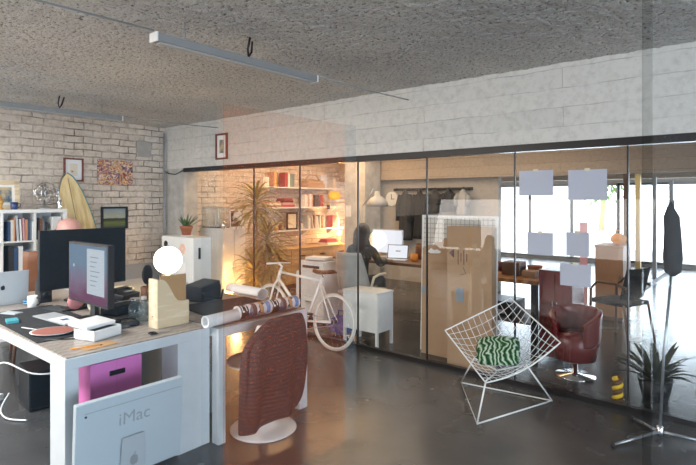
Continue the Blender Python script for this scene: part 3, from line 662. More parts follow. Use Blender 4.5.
MB().tube([(.075*math.cos(a*PI/12), .085*math.sin(a*PI/12), .012+.01*math.sin(a*PI/12)) for a in range(13)], .007, 8).build('band', 'black_plastic', t)
for s in (-1, 1): MB().lathe([(.036, 0), (.04, .012), (.036, .026), (.015, .028)], c=(s*.075, 0, .0), seg=18).build('ear_cup', 'black_fabric', t)
t = thing('cable_tangle', 'tangle of black cables between the lit display and the large monitor', 'cable', (-4.20, 1.745, DZ+.008))
MB().tube([(.07*math.cos(a*.55)*(1+.25*math.sin(a*1.7)), .045*math.sin(a*.83), .012+.010*math.sin(a*1.3)) for a in range(70)], .005, 6).build('loops', 'black_plastic', t)
t = thing('pouch', 'soft black pouch on the desk right of the lit display', 'pouch', (-3.72, 1.86, DZ), .3)
mb = MB(); mb.box((0, 0, .035), (.16, .24, .07), .025); mb.build('body', 'black_fabric', t); MB().tube([(-.05, -.10, .07), (-.05, .10, .07)], .004, 6).build('zip', 'grey_metal', t)
# spray bottle and glass bottles
def bottle(name, label, c, r, h, nk, m, cap, capm):
    t = thing(name, label, 'bottle', (c[0], c[1], DZ))
    MB().lathe([(r*.9, 0), (r, .006), (r, h*.62), (r*.8, h*.72), (nk, h*.82), (nk, h)], seg=20).build('glass_body', m, t)
    MB().lathe([(nk*1.15, h-.004), (nk*1.15, h+cap)], seg=14).build('cap', capm, t)
    return t
bottle('glass_bottle', 'clear glass bottle beside the wooden file holder', (-3.36, 1.84), .038, .15, .016, 'bottle_glass', .02, 'white_satin')
bottle('glass_bottle', 'squat clear glass jar at the left of the bottles on the desk', (-3.52, 1.86), .045, .12, .03, 'bottle_glass', .015, 'chrome')
bottle('glass_bottle', 'tall thin clear bottle behind the other two on the desk', (-3.50, 1.965), .032, .17, .013, 'bottle_glass', .02, 'white_satin')
t = bottle('spray_bottle', 'clear spray bottle with a white trigger head by the file holder', (-3.30, 1.93), .036, .15, .014, 'bottle_glass', .02, 'white_satin')
MB().b2((-.03, -.05, .17), (.012, .015, .205), .004).build('spray_head', 'white_satin', t); MB().tube([(-.01, -.03, .175), (-.015, -.045, .15), (-.012, -.05, .125)], .005, 6).build('trigger', 'white_satin', t)
# wooden magazine file with folder
def magfile():
    t = thing('magazine_file', 'birch plywood magazine file holder at the desk front', 'file holder', (-3.07, 1.775, DZ))
    # sides: high at the left, scooped down to the right
    sc = [(.035+.13*(k/8), .315-.155*(.5-.5*math.cos(PI*k/8))) for k in range(9)]
    poly = [(0, 0), (.232, 0), (.232, .158)] + list(reversed(sc)) + [(0, .318)]
    for x in (-.10, 0): MB().prism(poly, x-.009, x, 'YZ').build('side_panel', 'plywood', t)
    MB().b2((-.10, 0, 0), (-.009, .009, .318)).build('back_panel', 'plywood', t)
    MB().b2((-.10, .009, 0), (-.009, .232, .009)).build('bottom_panel', 'plywood', t)
    MB().b2((-.10, .223, .009), (-.009, .232, .158)).build('front_panel', 'plywood', t)
    MB().lathe([(.004, 0), (.004, .002)], c=(-.055, -.0015, .075), axis=(PI/2, 0, 0), seg=12).build('finger_hole', 'black_plastic', t)
    o = tag(MB().b2((-.028, .03, .01), (-.02, .222, .335)).build('brown_folder', 'folder_card'), 'brown card folder standing in the plywood file holder', 'folder'); o.location = (-3.07, 1.775, DZ)
    o = tag(MB().b2((-.045, .04, .01), (-.037, .215, .21)).build('white_leaflet', 'paper'), 'white leaflet standing behind the brown folder in the file holder', 'leaflet'); o.location = (-3.07, 1.775, DZ)
magfile()
# globe lamp
t = thing('globe_lamp', 'glowing white globe lamp behind the plywood file holder', 'lamp', (-4.456, 2.685, DZ))
MB().lathe([(.085, 0), (.085, .012), (.03, .02), (.022, .06), (.022, .135)], seg=24).build('base', 'brass', t)
MB().sphere((0, 0, .262), .129, u=32, v=20).build('globe', 'lamp_globe', t)
MB().lathe([(.022, .382), (.02, .398), (.004, .402)], seg=16).build('finial', 'brass', t)
# things on the second desk
t = thing('hair_brush', 'large black oval brush standing in a pot behind the bottles', 'brush', (-4.05, 2.25, DZ), .2)
MB().lathe([(.045, 0), (.05, .005), (.055, .11), (.05, .11), (.046, .01), (0, .008)], seg=18, capt=False).build('pot', 'brown_leather', t)
MB().tube([(0, 0, .012), (.0, .0, .13)], .009, 8).build('handle', 'wood_dark', t); MB().sphere((0, 0, .21), .07, (.35, .75, 1.2)).build('brush_head', 'black_fabric', t)
t = thing('pencil_pot', 'wooden pot of pencils and brushes left of the globe lamp', 'pot', (-3.85, 2.30, DZ))
MB().lathe([(.045, 0), (.045, .10), (.04, .10), (.04, .01), (0, .009)], seg=18, capt=False).build('pot', 'honey_wood', t)
for k in range(6):
    a = k*1.05; MB().tube([(.015*math.cos(a), .015*math.sin(a), .01), (.06*math.cos(a), .06*math.sin(a), .19+.01*k)], .004, 6).build('pencil', ['honey_wood', 'dark_metal', 'orange_fabric'][k % 3], t)
t = thing('desk_phone', 'black desk telephone left of the pencils', 'telephone', (-4.25, 2.15, DZ), .4)
MB().box((0, 0, .03), (.16, .2, .05), .008, (0, .12, 0)).build('body', 'black_plastic', t); MB().tube([(-.03, -.11, .07), (-.03, -.06, .085), (-.03, .06, .085), (-.03, .11, .07)], [.024, .014, .014, .024], 10).build('handset', 'black_plastic', t); MB().box((.03, .03, .06), (.05, .08, .006)).build('keypad', 'grey_metal', t)
slab('picture_card', 'pale postcard lying at the foot of the large monitor', 'card', (-4.7, 2.35), .2, .14, .02, .1, 'warm_paper')
t = thing('white_bowl', 'white bowl on the far desk right of the file holder', 'bowl', (-3.62, 2.19, DZ))
MB().lathe([(.035, 0), (.04, .008), (.08, .045), (.095, .085), (.09, .085), (.074, .045), (.035, .014), (0, .012)], seg=28, capt=False).build('body', 'white_enamel', t)
t = thing('plastic_bag', 'crumpled white plastic bag behind the white bowl', 'bag', (-3.92, 2.47, DZ))
mb = MB(); mb.sphere((0, 0, .075), .09, (1.0, 1.0, .8), 18, 12)
for v in mb.bm.verts: v.co += Vector((noise.noise(v.co*30), noise.noise(v.co*28+Vector((5, 0, 0))), noise.noise(v.co*25)))*.02; v.co.z = max(.002, v.co.z)
mb.build('body', 'white_fabric', t); MB().leaf((0, 0, .12), (.3, .3, 1), .10, .06, .3).build('ear', 'white_fabric', t)
t = thing('camera_bag', 'black camera bag on the far desk beside the rolled paper', 'bag', (-3.70, 2.55, DZ), .3)
mb = MB(); mb.box((0, 0, .065), (.19, .27, .13), .035); mb.build('body', 'black_fabric', t)
MB().box((0, .0, .128), (.17, .25, .03), .012, (.1, .05, 0)).build('flap', 'charcoal_fabric', t)
MB().tube([(.09, -.12, .08), (.14, -.08, .04), (.15, .05, .012), (.11, .13, .07)], .009, 6).build('strap', 'black_fabric', t)
slab('portfolio', 'black portfolio folder lying flat on the poster desk', 'folder', (-3.27, 2.50), .52, .58, .012, -.15, 'black_fabric', .002)
slab('white_sheet', 'white sheet of paper sticking out beneath the portfolio', 'paper', (-3.02, 2.28), .22, .30, .001, .12, 'paper', 0)
t = thing('paper_roll', 'loosely rolled white drawing paper at the back of the poster desk', 'paper roll', (-3.42, 2.79, DZ+.013))
mb = MB()
def rollf(u, v):
    a = -1.9+u*5.2; r = .04+.012*u; return (-.21+.42*v, r*math.cos(a)*1.2, .052+r*math.sin(a))
mb.grid(24, 4, rollf, thick=.002); mb.build('sheet', 'paper', t)
t = thing('black_stapler', 'black stapler on a white pad right of the file holder', 'stapler', (-3.32, 2.09, DZ), .5)
MB().b2((-.07, -.02, 0), (.07, .02, .012), .004).build('base', 'black_plastic', t); MB().box((0, 0, .035), (.14, .03, .022), .006, (0, -.12, 0)).build('arm', 'black_plastic', t)
# rolled posters along the front edge
def roll(name, label, a, b, r, m, endm, z, group=None):
    t = thing(name, label, 'poster roll', ((a[0]+b[0])/2, (a[1]+b[1])/2, z+r), math.atan2(b[1]-a[1], b[0]-a[0]), group)
    L = math.hypot(b[0]-a[0], b[1]-a[1])
    MB().lathe([(r, -L/2), (r, L/2), (r*.82, L/2), (r*.82, -L/2), (r, -L/2)], axis=(0, PI/2, 0), seg=28, capb=False, capt=False).build('tube', m, t)
    for s in (-1, 1):
        MB().lathe([(r*1.004, s*L/2-.004), (r*1.004, s*L/2+.002), (r*.7, s*L/2+.002), (r*.7, s*L/2-.004), (r*1.004, s*L/2-.004)], axis=(0, PI/2, 0), seg=28, capb=False, capt=False).build('rim', endm, t)
    return t
roll('poster_roll', 'plain white paper roll at the left end of the poster desk front edge', (-2.855, 1.99), (-2.875, 2.26), .040, 'paper', 'paper', DZ)
mkp = []
rA = roll('poster_roll', 'first printed poster roll, the one beside the plain white roll', (-2.875, 2.262), (-2.865, 2.53), .048, 'poster_print', 'paper', DZ+.002)
rB = roll('poster_roll', 'second printed poster roll, the one at the right desk end', (-2.865, 2.535), (-2.855, 2.81), .048, 'poster_print', 'paper', DZ+.002)
# dark letters and picture bands printed around the rolls
def band(t, x0, x1, a0, a1, r, m, name):
    mb = MB(); mb.grid(3, 14, lambda u, v: (x0+(x1-x0)*u, r*math.cos(a0+(a1-a0)*v), r*math.sin(a0+(a1-a0)*v))); mb.keep = True; return mb.build(name, m, t)
pm('ink_black', (.02, .018, .02), .5); pm('ink_blue', (.16, .28, .55), .5); pm('ink_orange', (.62, .33, .12), .5); pm('ink_brown', (.14, .07, .06), .5)
for t in (rA, rB):
    r = .0484
    band(t, -.130, -.068, .25*PI, 1.35*PI, r, 'ink_black', 'dark_print'); band(t, -.030, .005, .3*PI, 1.25*PI, r, 'ink_brown', 'dark_print'); band(t, .035, .055, .3*PI, 1.1*PI, r, 'ink_orange', 'orange_print'); band(t, .090, .125, .55*PI, 1.2*PI, r, 'ink_blue', 'blue_print')
    for x0, x1, b0, b1 in ((-.122, -.114, .58, .96), (-.122, -.103, .88, .96), (-.097, -.074, .60, .66), (-.089, -.081, .66, .92)):
        band(t, x0, x1, b0*PI, b1*PI, r+.0005, 'paper', 'letter_print')
# ------------------------------------------------------------------ under and before the desks
def text_mesh(body, size, m, parent, loc, rot, name='lettering', depth=.0006):
    cu = bpy.data.curves.new(name, 'FONT'); cu.body = body; cu.size = size; cu.extrude = depth; cu.align_x = 'CENTER'; cu.align_y = 'CENTER'
    tmp = bpy.data.objects.new('tmp', cu); COL.objects.link(tmp); dg = bpy.context.evaluated_depsgraph_get(); dg.update()
    me = bpy.data.meshes.new_from_object(tmp.evaluated_get(dg)); bpy.data.objects.remove(tmp); me.materials.clear(); me.materials.append(MATS[m])
    o = bpy.data.objects.new(name, me); COL.objects.link(o); o.parent = parent; o.location = loc; o.rotation_euler = rot
    return o
t = thing('desktop_computer', 'white all-in-one computer standing on the floor before the desk, its back towards us', 'computer', (-2.62, 1.365, 0), -.03)
sh = MB().b2((-.022, -.287, -.225), (.012, .287, .225), .006).build('shell', pm('anodised', (.50, .56, .60), .4, .15, vary=.02), t, (0, 0, .375), (0, .07, 0))
MB().b2((-.024, -.28, -.12), (-.0215, .28, .218)).build('screen', 'screen_black', sh)
MB().b2((.0115, -.245, .172), (.0128, .275, .175)).build('edge_slot', 'grey_metal', sh)
MB().lathe([(.006, 0), (.006, .0015)], c=(.012, -.24, .158), axis=(0, PI/2, 0), seg=12).build('lock_hole', 'black_plastic', sh)
text_mesh('iMac', .094, 'grey_paint', sh, (.0128, .01, .088), (PI/2, 0, PI/2))
st = MB(); st.prism([(-.076, -.36), (.076, -.36), (.060, 0.0), (-.060, 0.0)], .018, .034, 'YZ'); 
so = st.build('stand_arm', 'aluminium', t, (0, 0, .367), (0, .03, 0))
so.modifiers.new('b', 'BEVEL').width = .004
apple_logo(so, .026, (.0342, 0, -.125), 'grey_metal')
MB().b2((-.15, -.09, 0), (.032, .09, .010), .003).build('stand_foot', 'anodised', t)
t = thing('storage_crate', 'low teal crate beneath the pink box under the desk', 'crate', (-3.14, 1.47, 0))
mb = MB(); mb.b2((-.15, -.19, 0), (.15, .19, .01)); mb.b2((-.15, -.19, 0), (-.14, .19, .30)); mb.b2((.14, -.19, 0), (.15, .19, .30)); mb.b2((-.15, -.19, 0), (.15, -.18, .30)); mb.b2((-.15, .18, 0), (.15, .19, .30))
mb.build('body', 'teal_plastic', t); MB().b2((-.152, -.192, .29), (.152, .192, .31)).build('lid', 'teal_plastic', t)
t = thing('document_box', 'pink cardboard document box with a black hand slot under the desk', 'box', (-3.12, 1.475, .312))
MB().b2((-.13, -.155, 0), (.12, .155, .345), .006).build('body', 'pink_card', t)
MB().b2((.1195, -.004, .0), (.1205, .0, .345)).build('seam', pm('pink_dark', (.62, .16, .43), .7), t)
MB().b2((.1195, -.045, .255), (.1215, .05, .285)).build('hand_slot', 'black_plastic', t)
t = thing('computer_tower', 'small black computer tower on the floor under the left end of the desk', 'computer', (-4.42, 1.56, 0), -.12)
MB().b2((-.22, -.10, .01), (.12, .12, .30), .006).build('case', 'black_plastic', t)
MB().b2((.12, -.085, .03), (.124, .105, .28), .002).build('front_panel', 'dark_metal', t)
for a, b in ((-.2, -.08), (.1, -.08), (-.2, .1), (.1, .1)): MB().lathe([(.012, 0), (.012, .011)], c=(a, b, 0), seg=10).build('foot', 'rubber', t)
t = thing('power_strip', 'white power strip on the floor beside the black computer tower', 'power strip', (-4.72, 1.28, 0), .5)
MB().b2((-.03, -.14, 0), (.03, .14, .05), .006).build('body', 'cable_white', t)
for k in range(3): MB().b2((-.02, -.11+k*.08, .048), (.02, -.07+k*.08, .10), .004).build('plug', 'cable_white', t)
for i, (pts, lab) in enumerate((([(-4.55, 1.30, .08), (-4.45, 1.24, .3), (-4.2, 1.25, .45), (-3.95, 1.35, .40), (-3.7, 1.45, .45), (-3.4, 1.6, .6)], 'white cable looping above the black computer tower'),
                    ([(-4.62, 1.33, .09), (-4.6, 1.28, .35), (-4.45, 1.25, .55), (-4.35, 1.28, .69)], 'white cable rising from the power strip to the desk top'),
                    ([(-4.58, 1.4, .1), (-4.5, 1.32, .02), (-4.3, 1.30, .012), (-4.15, 1.38, .012)], 'white cable lying on the floor in front of the black computer tower'))):
    cu = MB(); P = [Vector(p) for p in pts]; sm = []
    for a in range(len(P)-1):
        for q in range(6):
            u = q/6; p0, p1, p2, p3 = P[max(a-1, 0)], P[a], P[a+1], P[min(a+2, len(P)-1)]
            sm.append(.5*((2*p1)+(-p0+p2)*u+(2*p0-5*p1+4*p2-p3)*u*u+(-p0+3*p1-3*p2+p3)*u**3))
    sm.append(P[-1]); tag(cu.tube(sm, .006, 6).build('white_cable', 'cable_white'), lab, 'cable')
t = thing('wooden_chair', 'brown leather-backed chair behind the laptop', 'chair', (-5.66, 1.98, 0), 2.9)
MB().b2((-.22, -.20, .43), (.22, .20, .48), .015).build('seat', 'brown_leather', t)
mb = MB(); mb.grid(6, 6, lambda u, v: (-.20-.14*v-.03*math.cos(PI*(u-.5)), -.15+.30*u, .50+.62*v), thick=.02); mb.build('backrest', 'brown_leather', t)
for sx in (-1, 1):
    for sy in (-1, 1): MB().tube([(sx*.19, sy*.19, .44), (sx*.22, sy*.22, 0)], [.018, .012], 8).build('leg', 'wood_dark', t)
t = thing('pink_lamp', 'pink dome lamp on the floor stand behind the large black monitor', 'lamp', (-6.35, 2.55, 0))
MB().lathe([(.13, 0), (.13, .015), (.02, .025)], seg=24).build('base', 'pink_enamel', t); MB().tube([(0, 0, .02), (0, 0, 1.28)], .012, 8).build('pole', 'pink_enamel', t)
MB().lathe([(.13, 1.24), (.128, 1.29), (.105, 1.345), (.06, 1.38), (.0, 1.39)], seg=28, capb=False, capt=False).build('shade', 'pink_enamel', t)

# under the poster desk
t = thing('grey_bin', 'light grey waste bin under the poster desk left of the draped jacket', 'bin', (-3.35, 2.28, 0))
MB().lathe([(.09, 0), (.12, .32), (.115, .32), (.085, .01), (0, .008)], seg=24, capt=False).build('body', 'aluminium', t); MB().lathe([(.122, .31), (.126, .318), (.122, .328), (.116, .32)], seg=24, capb=False, capt=False).build('rim', 'aluminium', t)
t = thing('work_stool', 'grey metal stool under the back of the poster desk', 'stool', (-3.95, 2.50, 0))
MB().lathe([(.15, .44), (.16, .45), (.16, .47), (.15, .48)], seg=28).build('seat', 'honey_wood', t)
for k in range(4):
    a = PI/4+k*PI/2; MB().tube([(.10*math.cos(a), .10*math.sin(a), .44), (.17*math.cos(a), .17*math.sin(a), 0)], .012, 8).build('leg', 'grey_metal', t)
MB().tube([(.135*math.cos(a*PI/12), .135*math.sin(a*PI/12), .2) for a in range(24)], .007, 6, closed=True).build('foot_ring', 'grey_metal', t)

# tulip chair with the jacket over its back
t = thing('tulip_chair', 'white pedestal chair with a round base under the brown jacket', 'chair', (-2.76, 2.40, 0))
MB().lathe([(.225, 0), (.232, .006), (.225, .014), (.15, .03), (.08, .05), (.045, .09), (.03, .16), (.028, .28), (.04, .36), (.07, .405), (.10, .42)], seg=48).build('pedestal', 'white_enamel', t)
def seatf(u, v):
    a = 2*PI*u; r = .235*v; back = max(0, math.cos(a))
    return (r*math.cos(a)-.03, r*math.sin(a), .425 + .03*v*v + .02*v**4)
sm_ = MB(); sm_.grid(32, 6, seatf, thick=.012); sm_.build('seat_shell', 'white_enamel', t)
bk = MB(); bk.grid(16, 10, lambda u, v: (.16+.035*v - .10*(2*u-1)**2, (2*u-1)*(.215-.03*v-.05*v*v), .47+.29*v), thick=.012); bk.build('backrest', 'white_enamel', t)
t = thing('jacket', 'brown quilted jacket draped over the back of the white pedestal chair', 'jacket', (-2.60, 2.36, 0))
rows = [(.095, -.02, .275, .05), (.14, -.02, .280, .055), (.25, -.015, .285, .058), (.40, -.01, .295, .06), (.52, .0, .295, .062), (.60, .005, .285, .06), (.66, .02, .265, .056), (.71, .045, .238, .052), (.755, .07, .20, .044), (.785, .085, .175, .034), (.80, .095, .155, .02), (.804, .095, .13, .006)]
mb = MB(); rings = []; SEG = 44
for i, (z, yc, hw, tx) in enumerate(rows):
    ring = []
    for k in range(SEG):
        a = 2*PI*k/SEG; ca, sa = math.cos(a), math.sin(a)
        y = yc + hw*math.copysign(abs(sa)**.75, sa); x = tx*math.copysign(abs(ca)**.7, ca)
        fold = .022*math.sin(y*21+z*4)+.012*math.sin(y*47-z*7)+.03*noise.noise(Vector((y*6, z*3, 3)))
        zz = z + (.10*(y+.25) if i == 0 else .05*(y+.25) if i == 1 else 0) + (.02 if i < 2 else 0)
        ring.append(mb.bm.verts.new((x+fold*(1 if ca > 0 else .4)*min(1, (.82-z)*3), y, zz)))
    rings.append(ring)
for a, b in zip(rings, rings[1:]):
    for k in range(SEG):
        f = mb.bm.faces.new((a[k], a[(k+1) % SEG], b[(k+1) % SEG], b[k])); f.smooth = True
mb.bm.faces.new(rings[-1])
body = mb.build('jacket_body', 'jacket_quilt', t); sd = body.modifiers.new('s', 'SUBSURF'); sd.levels = 1; sd.render_levels = 1
for s, pts, rr in ((-1, [(.02, -.12, .70), (.040, -.20, .60), (.045, -.235, .42), (.045, -.235, .25), (.04, -.225, .19)], [.045, .056, .056, .05, .045]), (1, [(-.03, .20, .66), (-.07, .22, .56), (-.09, .22, .42), (-.08, .21, .28)], [.045, .05, .045, .04])):
    sl = MB().tube(pts, rr, 16); o = sl.build('sleeve', 'jacket_quilt', t); o.modifiers.new('s', 'SUBSURF').render_levels = 2
MB().tube([(.02, -.05, .775), (.03, .06, .795), (.025, .18, .785)], [.014, .02, .015], 12).build('collar', 'jacket_quilt', t)
for p in t.children: pass

# ------------------------------------------------------------------ bicycle
def bicycle():
    t = thing('bicycle', 'white fixed-gear bicycle parked along the glass partition', 'bicycle', (-4.11, 4.10, 0))
    R = .303; rx, fx = .50, -.50
    def wheel(x, nm):
        w = MB().tube([(x+(R-.012)*math.cos(a*PI/32), 0, R+(R-.012)*math.sin(a*PI/32)) for a in range(64)], .0105, 8, closed=True).build('tyre', pm('tyre_'+nm, (.62, .58, .52), .7), t)
        MB().tube([(x+(R-.034)*math.cos(a*PI/32), 0, R+(R-.030)*math.sin(a*PI/32)) for a in range(64)], .0085, 8, closed=True).build('rim', 'white_enamel', w)
        MB().tube([(x, -.035, R), (x, .035, R)], .020, 12).build('hub', 'dark_metal', w)
        s = MB()
        for k in range(24):
            a = k*PI/12; b = a + (.5 if k % 2 else -.5)
            s.tube([(x+.018*math.cos(b), .025*(1 if k % 4 < 2 else -1), R+.018*math.sin(b)), (x+(R-.04)*math.cos(a), 0, R+(R-.04)*math.sin(a))], .0013, 4)
        s.build('spokes', 'chrome', w)
    wheel(rx, 'rear'); wheel(fx, 'front')
    bb = (.09, 0, .255); st = (.305, 0, .76); ht = (-.36, 0, .78); hb = (-.395, 0, .66); hub = (rx, 0, R); fh = (fx, 0, R)
    fr = MB()
    fr.tube([bb, st], .0155, 10); fr.tube([(.27, 0, .715), (ht[0]+.005, 0, ht[2]-.025)], .0145, 10); fr.tube([bb, (hb[0]+.01, 0, hb[2]+.015)], .018, 10); fr.tube([ht, hb], .02, 12)
    for s in (-1, 1):
        fr.tube([(bb[0], s*.02, bb[2]), (hub[0], s*.055, hub[2])], .009, 8); fr.tube([(.275, s*.012, .70), (hub[0], s*.055, hub[2])], .0075, 8)
    fr.build('frame', 'white_enamel', t)
    fk = MB()
    for s in (-1, 1): fk.tube([(hb[0], s*.012, hb[2]), (hb[0]-.02, s*.045, hb[2]-.06), (fh[0]+.03, s*.05, fh[2]+.1), (fh[0], s*.05, fh[2])], [.014, .013, .010, .008], 8)
    fk.build('fork', 'white_enamel', t)
    h = MB(); h.tube([ht, (ht[0]+.015, 0, ht[2]+.05)], .014, 10); h.tube([(ht[0]+.015, 0, ht[2]+.045), (ht[0]-.05, 0, ht[2]+.075)], .012, 8)
    h.tube([(ht[0]-.05, -.19, ht[2]+.075), (ht[0]-.05, .19, ht[2]+.075)], .0115, 10)
    hb_ = h.build('handlebar', 'white_enamel', t)
    for s in (-1, 1):
        MB().tube([(ht[0]-.05, s*.18, ht[2]+.075), (ht[0]-.10, s*.195, ht[2]+.08), (ht[0]-.17, s*.195, ht[2]+.09)], .016, 10).build('grip', 'wood_dark', hb_)
    MB().tube([st, (.318, 0, .80)], .0125, 8).build('seat_post', 'chrome', t)
    sd = MB()
    def sf(u, v):
        x = .44-.27*v; wdt = .068*(1-v)**.8+.017; a = (u-.5)*2
        return (x, a*wdt, .832 - .03*a*a - .012*math.sin(PI*v) + .012*(1-v))
    sd.grid(10, 14, sf, thick=.016); sd.build('saddle', 'wood_dark', t)
    c = MB(); c.lathe([(.02, -.028), (.085, -.030), (.088, -.026), (.085, -.022), (.02, -.024)], c=bb, axis=(PI/2, 0, 0), seg=32)
    cr = c.build('chainring', 'dark_metal', t)
    for s in (-1, 1):
        a = .7 + (PI if s > 0 else 0); e = (bb[0]+.165*math.cos(a), s*.06, bb[2]+.165*math.sin(a))
        MB().tube([(bb[0], s*.05, bb[2]), e], .010, 8).build('crank', 'chrome', cr)
        MB().box((e[0], s*.11, e[2]), (.09, .08, .018), .004).build('pedal', 'black_plastic', cr)
    ch = MB(); ch.tube([(bb[0], -.045, bb[2]+.085), (rx, -.045, R+.035)], .004, 6); ch.tube([(bb[0], -.045, bb[2]-.085), (rx, -.045, R-.035)], .004, 6); ch.tube([(rx+.035*math.cos(a), -.045, R+.035*math.sin(a)) for a in [k*PI/10-PI/2 for k in range(11)]], .004, 6)
    ch.build('chain', 'grey_metal', t)
    t.rotation_euler = (-.07, 0, 0)
bicycle()

# ------------------------------------------------------------------ fridge and pot plant in the corner
t = thing('fridge', 'small white fridge with stickers in the corner by the concrete pier', 'fridge', (-5.94, 3.83, 0))
MB().b2((-.37, -.13, .03), (.33, .14, 1.13), .035).build('cabinet', 'white_enamel', t)
dr = MB().b2((.325, -.128, .04), (.372, .138, 1.125), .02).build('door', 'white_enamel', t)
MB().b2((.372, -.055, .86), (.395, -.035, 1.0), .005).build('handle', 'black_plastic', dr)
MB().lathe([(.045, 0), (.045, .003)], c=(-.25, -.13, 1.02), axis=(PI/2, 0, 0), seg=24).build('round_sticker', 'black_plastic', t)
mb = MB()
for k in range(6): mb.lathe([(.03, 0), (.03, .002+.0004*k)], c=(.14+.04*math.cos(k*PI/3), -.13, .98+.04*math.sin(k*PI/3)), axis=(PI/2, 0, 0), seg=14)
mb.build('flower_sticker', pm('peach', (.80, .50, .40), .6), t)
MB().b2((.04, -.1325, .55), (.20, -.130, .80)).build('note', 'paper', t)
for a in (-.3, .27):
    for b in (-.09, .1): MB().lathe([(.02, 0), (.02, .035)], c=(a, b, 0), seg=12).build('foot', 'rubber', t)
t = thing('potted_succulent', 'small spiky plant in a terracotta pot on the white fridge', 'plant', (-5.93, 3.84, 1.13))
MB().lathe([(.085, 0), (.088, .006), (.06, .01)], seg=20).build('saucer', 'white_enamel', t)
MB().lathe([(.05, .008), (.075, .10), (.084, .10), (.084, .13), (.074, .13), (.07, .11), (0, .11)], seg=24, capt=False).build('pot', 'terracotta', t)
mb = MB()
for k in range(16):
    a = k*2.4; e = .5+.5*random.random(); mb.leaf((.02*math.cos(a), .02*math.sin(a), .11), (math.cos(a)*.5+.35, math.sin(a)*.5, e), .17+.08*random.random(), .03, .35)
mb.keep = True; mb.build('leaves', 'leaf_green', t)

# ------------------------------------------------------------------ rear room, left: cabinet, plant, shelves
t = thing('tall_cabinet', 'tall white cabinet behind the glass, beside the large plant', 'cabinet', (-6.76, 5.02, 0))
MB().b2((-.28, -.22, .0), (.29, .22, 1.165), .004).build('body', 'white_satin', t)
for s in (-1, 1): d = MB().b2((.29, s*.11-.105, .04), (.31, s*.11+.105, 1.15), .003).build('door', 'white_satin', t); MB().b2((.31, s*.02-.004, .5), (.325, s*.02+.004, .62)).build('handle', 'steel', d)
t = thing('glass_case', 'clear glass display case with a white figure on the tall white cabinet', 'display case', (-6.78, 4.915, 1.166))
mb = MB(); mb.b2((-.2, -.11, .012), (.2, .11, .33)); mb.build('glass_box', 'case_glass', t); MB().b2((-.205, -.115, 0), (.205, .115, .013)).build('base', 'dark_metal', t)
MB().lathe([(.02, .014), (.03, .03), (.02, .12), (.028, .2), (.012, .26)], c=(.05, 0, 0), seg=14).build('figure', 'white_enamel', t)
mb = MB(); [mb.tube([(a*.2, b*.11, .012), (a*.2, b*.11, .33)], .004, 4) for a in (-1, 1) for b in (-1, 1)]; mb.build('edge_frame', 'grey_metal', t)
t = thing('photo_frame', 'white photo board with black figures on the tall white cabinet', 'picture', (-6.50, 5.115, 1.166), 0)
MB().b2((-.012, -.135, 0), (.0, .135, .285), .002).build('board', 'paper', t); MB().b2((0, -.115, .02), (.002, .115, .26)).build('print', 'photo_print', t); MB().prism([(-.012, .0), (-.10, .0), (-.012, .2)], -.01, .01, 'XZ').build('prop', 'grey_metal', t)
t.rotation_euler = (0, -.06, 0)
t = thing('chrome_kettle', 'small chrome pot between glass case and photo board on the tall cabinet', 'pot', (-6.50, 4.86, 1.166))
MB().lathe([(.03, 0), (.042, .02), (.04, .07), (.02, .10), (.006, .115)], seg=18).build('body', 'chrome', t); MB().tube([(.035, .0, .03), (.06, 0, .07), (.066, 0, .09)], .006, 6).build('spout', 'chrome', t)

# big dracaena
t = thing('dracaena', 'tall strap-leaved house plant lit from below beside the white cabinet', 'plant', (-5.98, 5.12, 0))
MB().lathe([(.14, 0), (.19, .28), (.20, .30), (.185, .30), (.17, .27), (0, .265)], seg=28, capt=False).build('pot', 'plaster_grey', t)
MB().lathe([(.0, .262), (.175, .27)], seg=20, capb=False, capt=False).build('soil', 'soil', t)
canes = [((-.05, .02), (-.10, .02, 1.60), 1), ((.05, -.02), (.06, .10, 1.05), 1), ((.0, .06), (.05, .16, .72), 1), ((.07, .05), (.0, -.10, .55), 1)]
for i, ((bx, by), tip, _) in enumerate(canes):
    mid = ((bx+tip[0])*.5+.02*(i-1), (by+tip[1])*.5, tip[2]*.55)
    MB().tube([(bx, by, .26), mid, tip], [.028, .024, .018], 10).build('cane', 'trunk', t)
for i, (_, tip, _2) in enumerate(canes):
    mb = MB(); n = (90, 80, 64, 50)[i]
    for k in range(n):
        a = k*2.399+i; q = k/n; e = 1.25-1.55*q+random.uniform(-.15, .15)
        mb.leaf((tip[0]+.02*math.cos(a), tip[1]+.02*math.sin(a), tip[2]+.10-.34*q), (math.cos(a), math.sin(a), e), random.uniform(.34, .52), .042, random.uniform(.9, 1.5), 6)
    mb.keep = True; mb.build('leaf_crown', 'leaf_olive', t)
t = thing('floor_lamp', 'small glowing floor lamp beside the large plant and the white cabinet', 'lamp', (-6.18, 4.72, 0))
MB().lathe([(.09, 0), (.09, .012), (.015, .02), (.012, .20)], seg=20).build('base', 'brass', t); MB().sphere((0, 0, .26), .07).build('globe', 'lamp_warm', t)

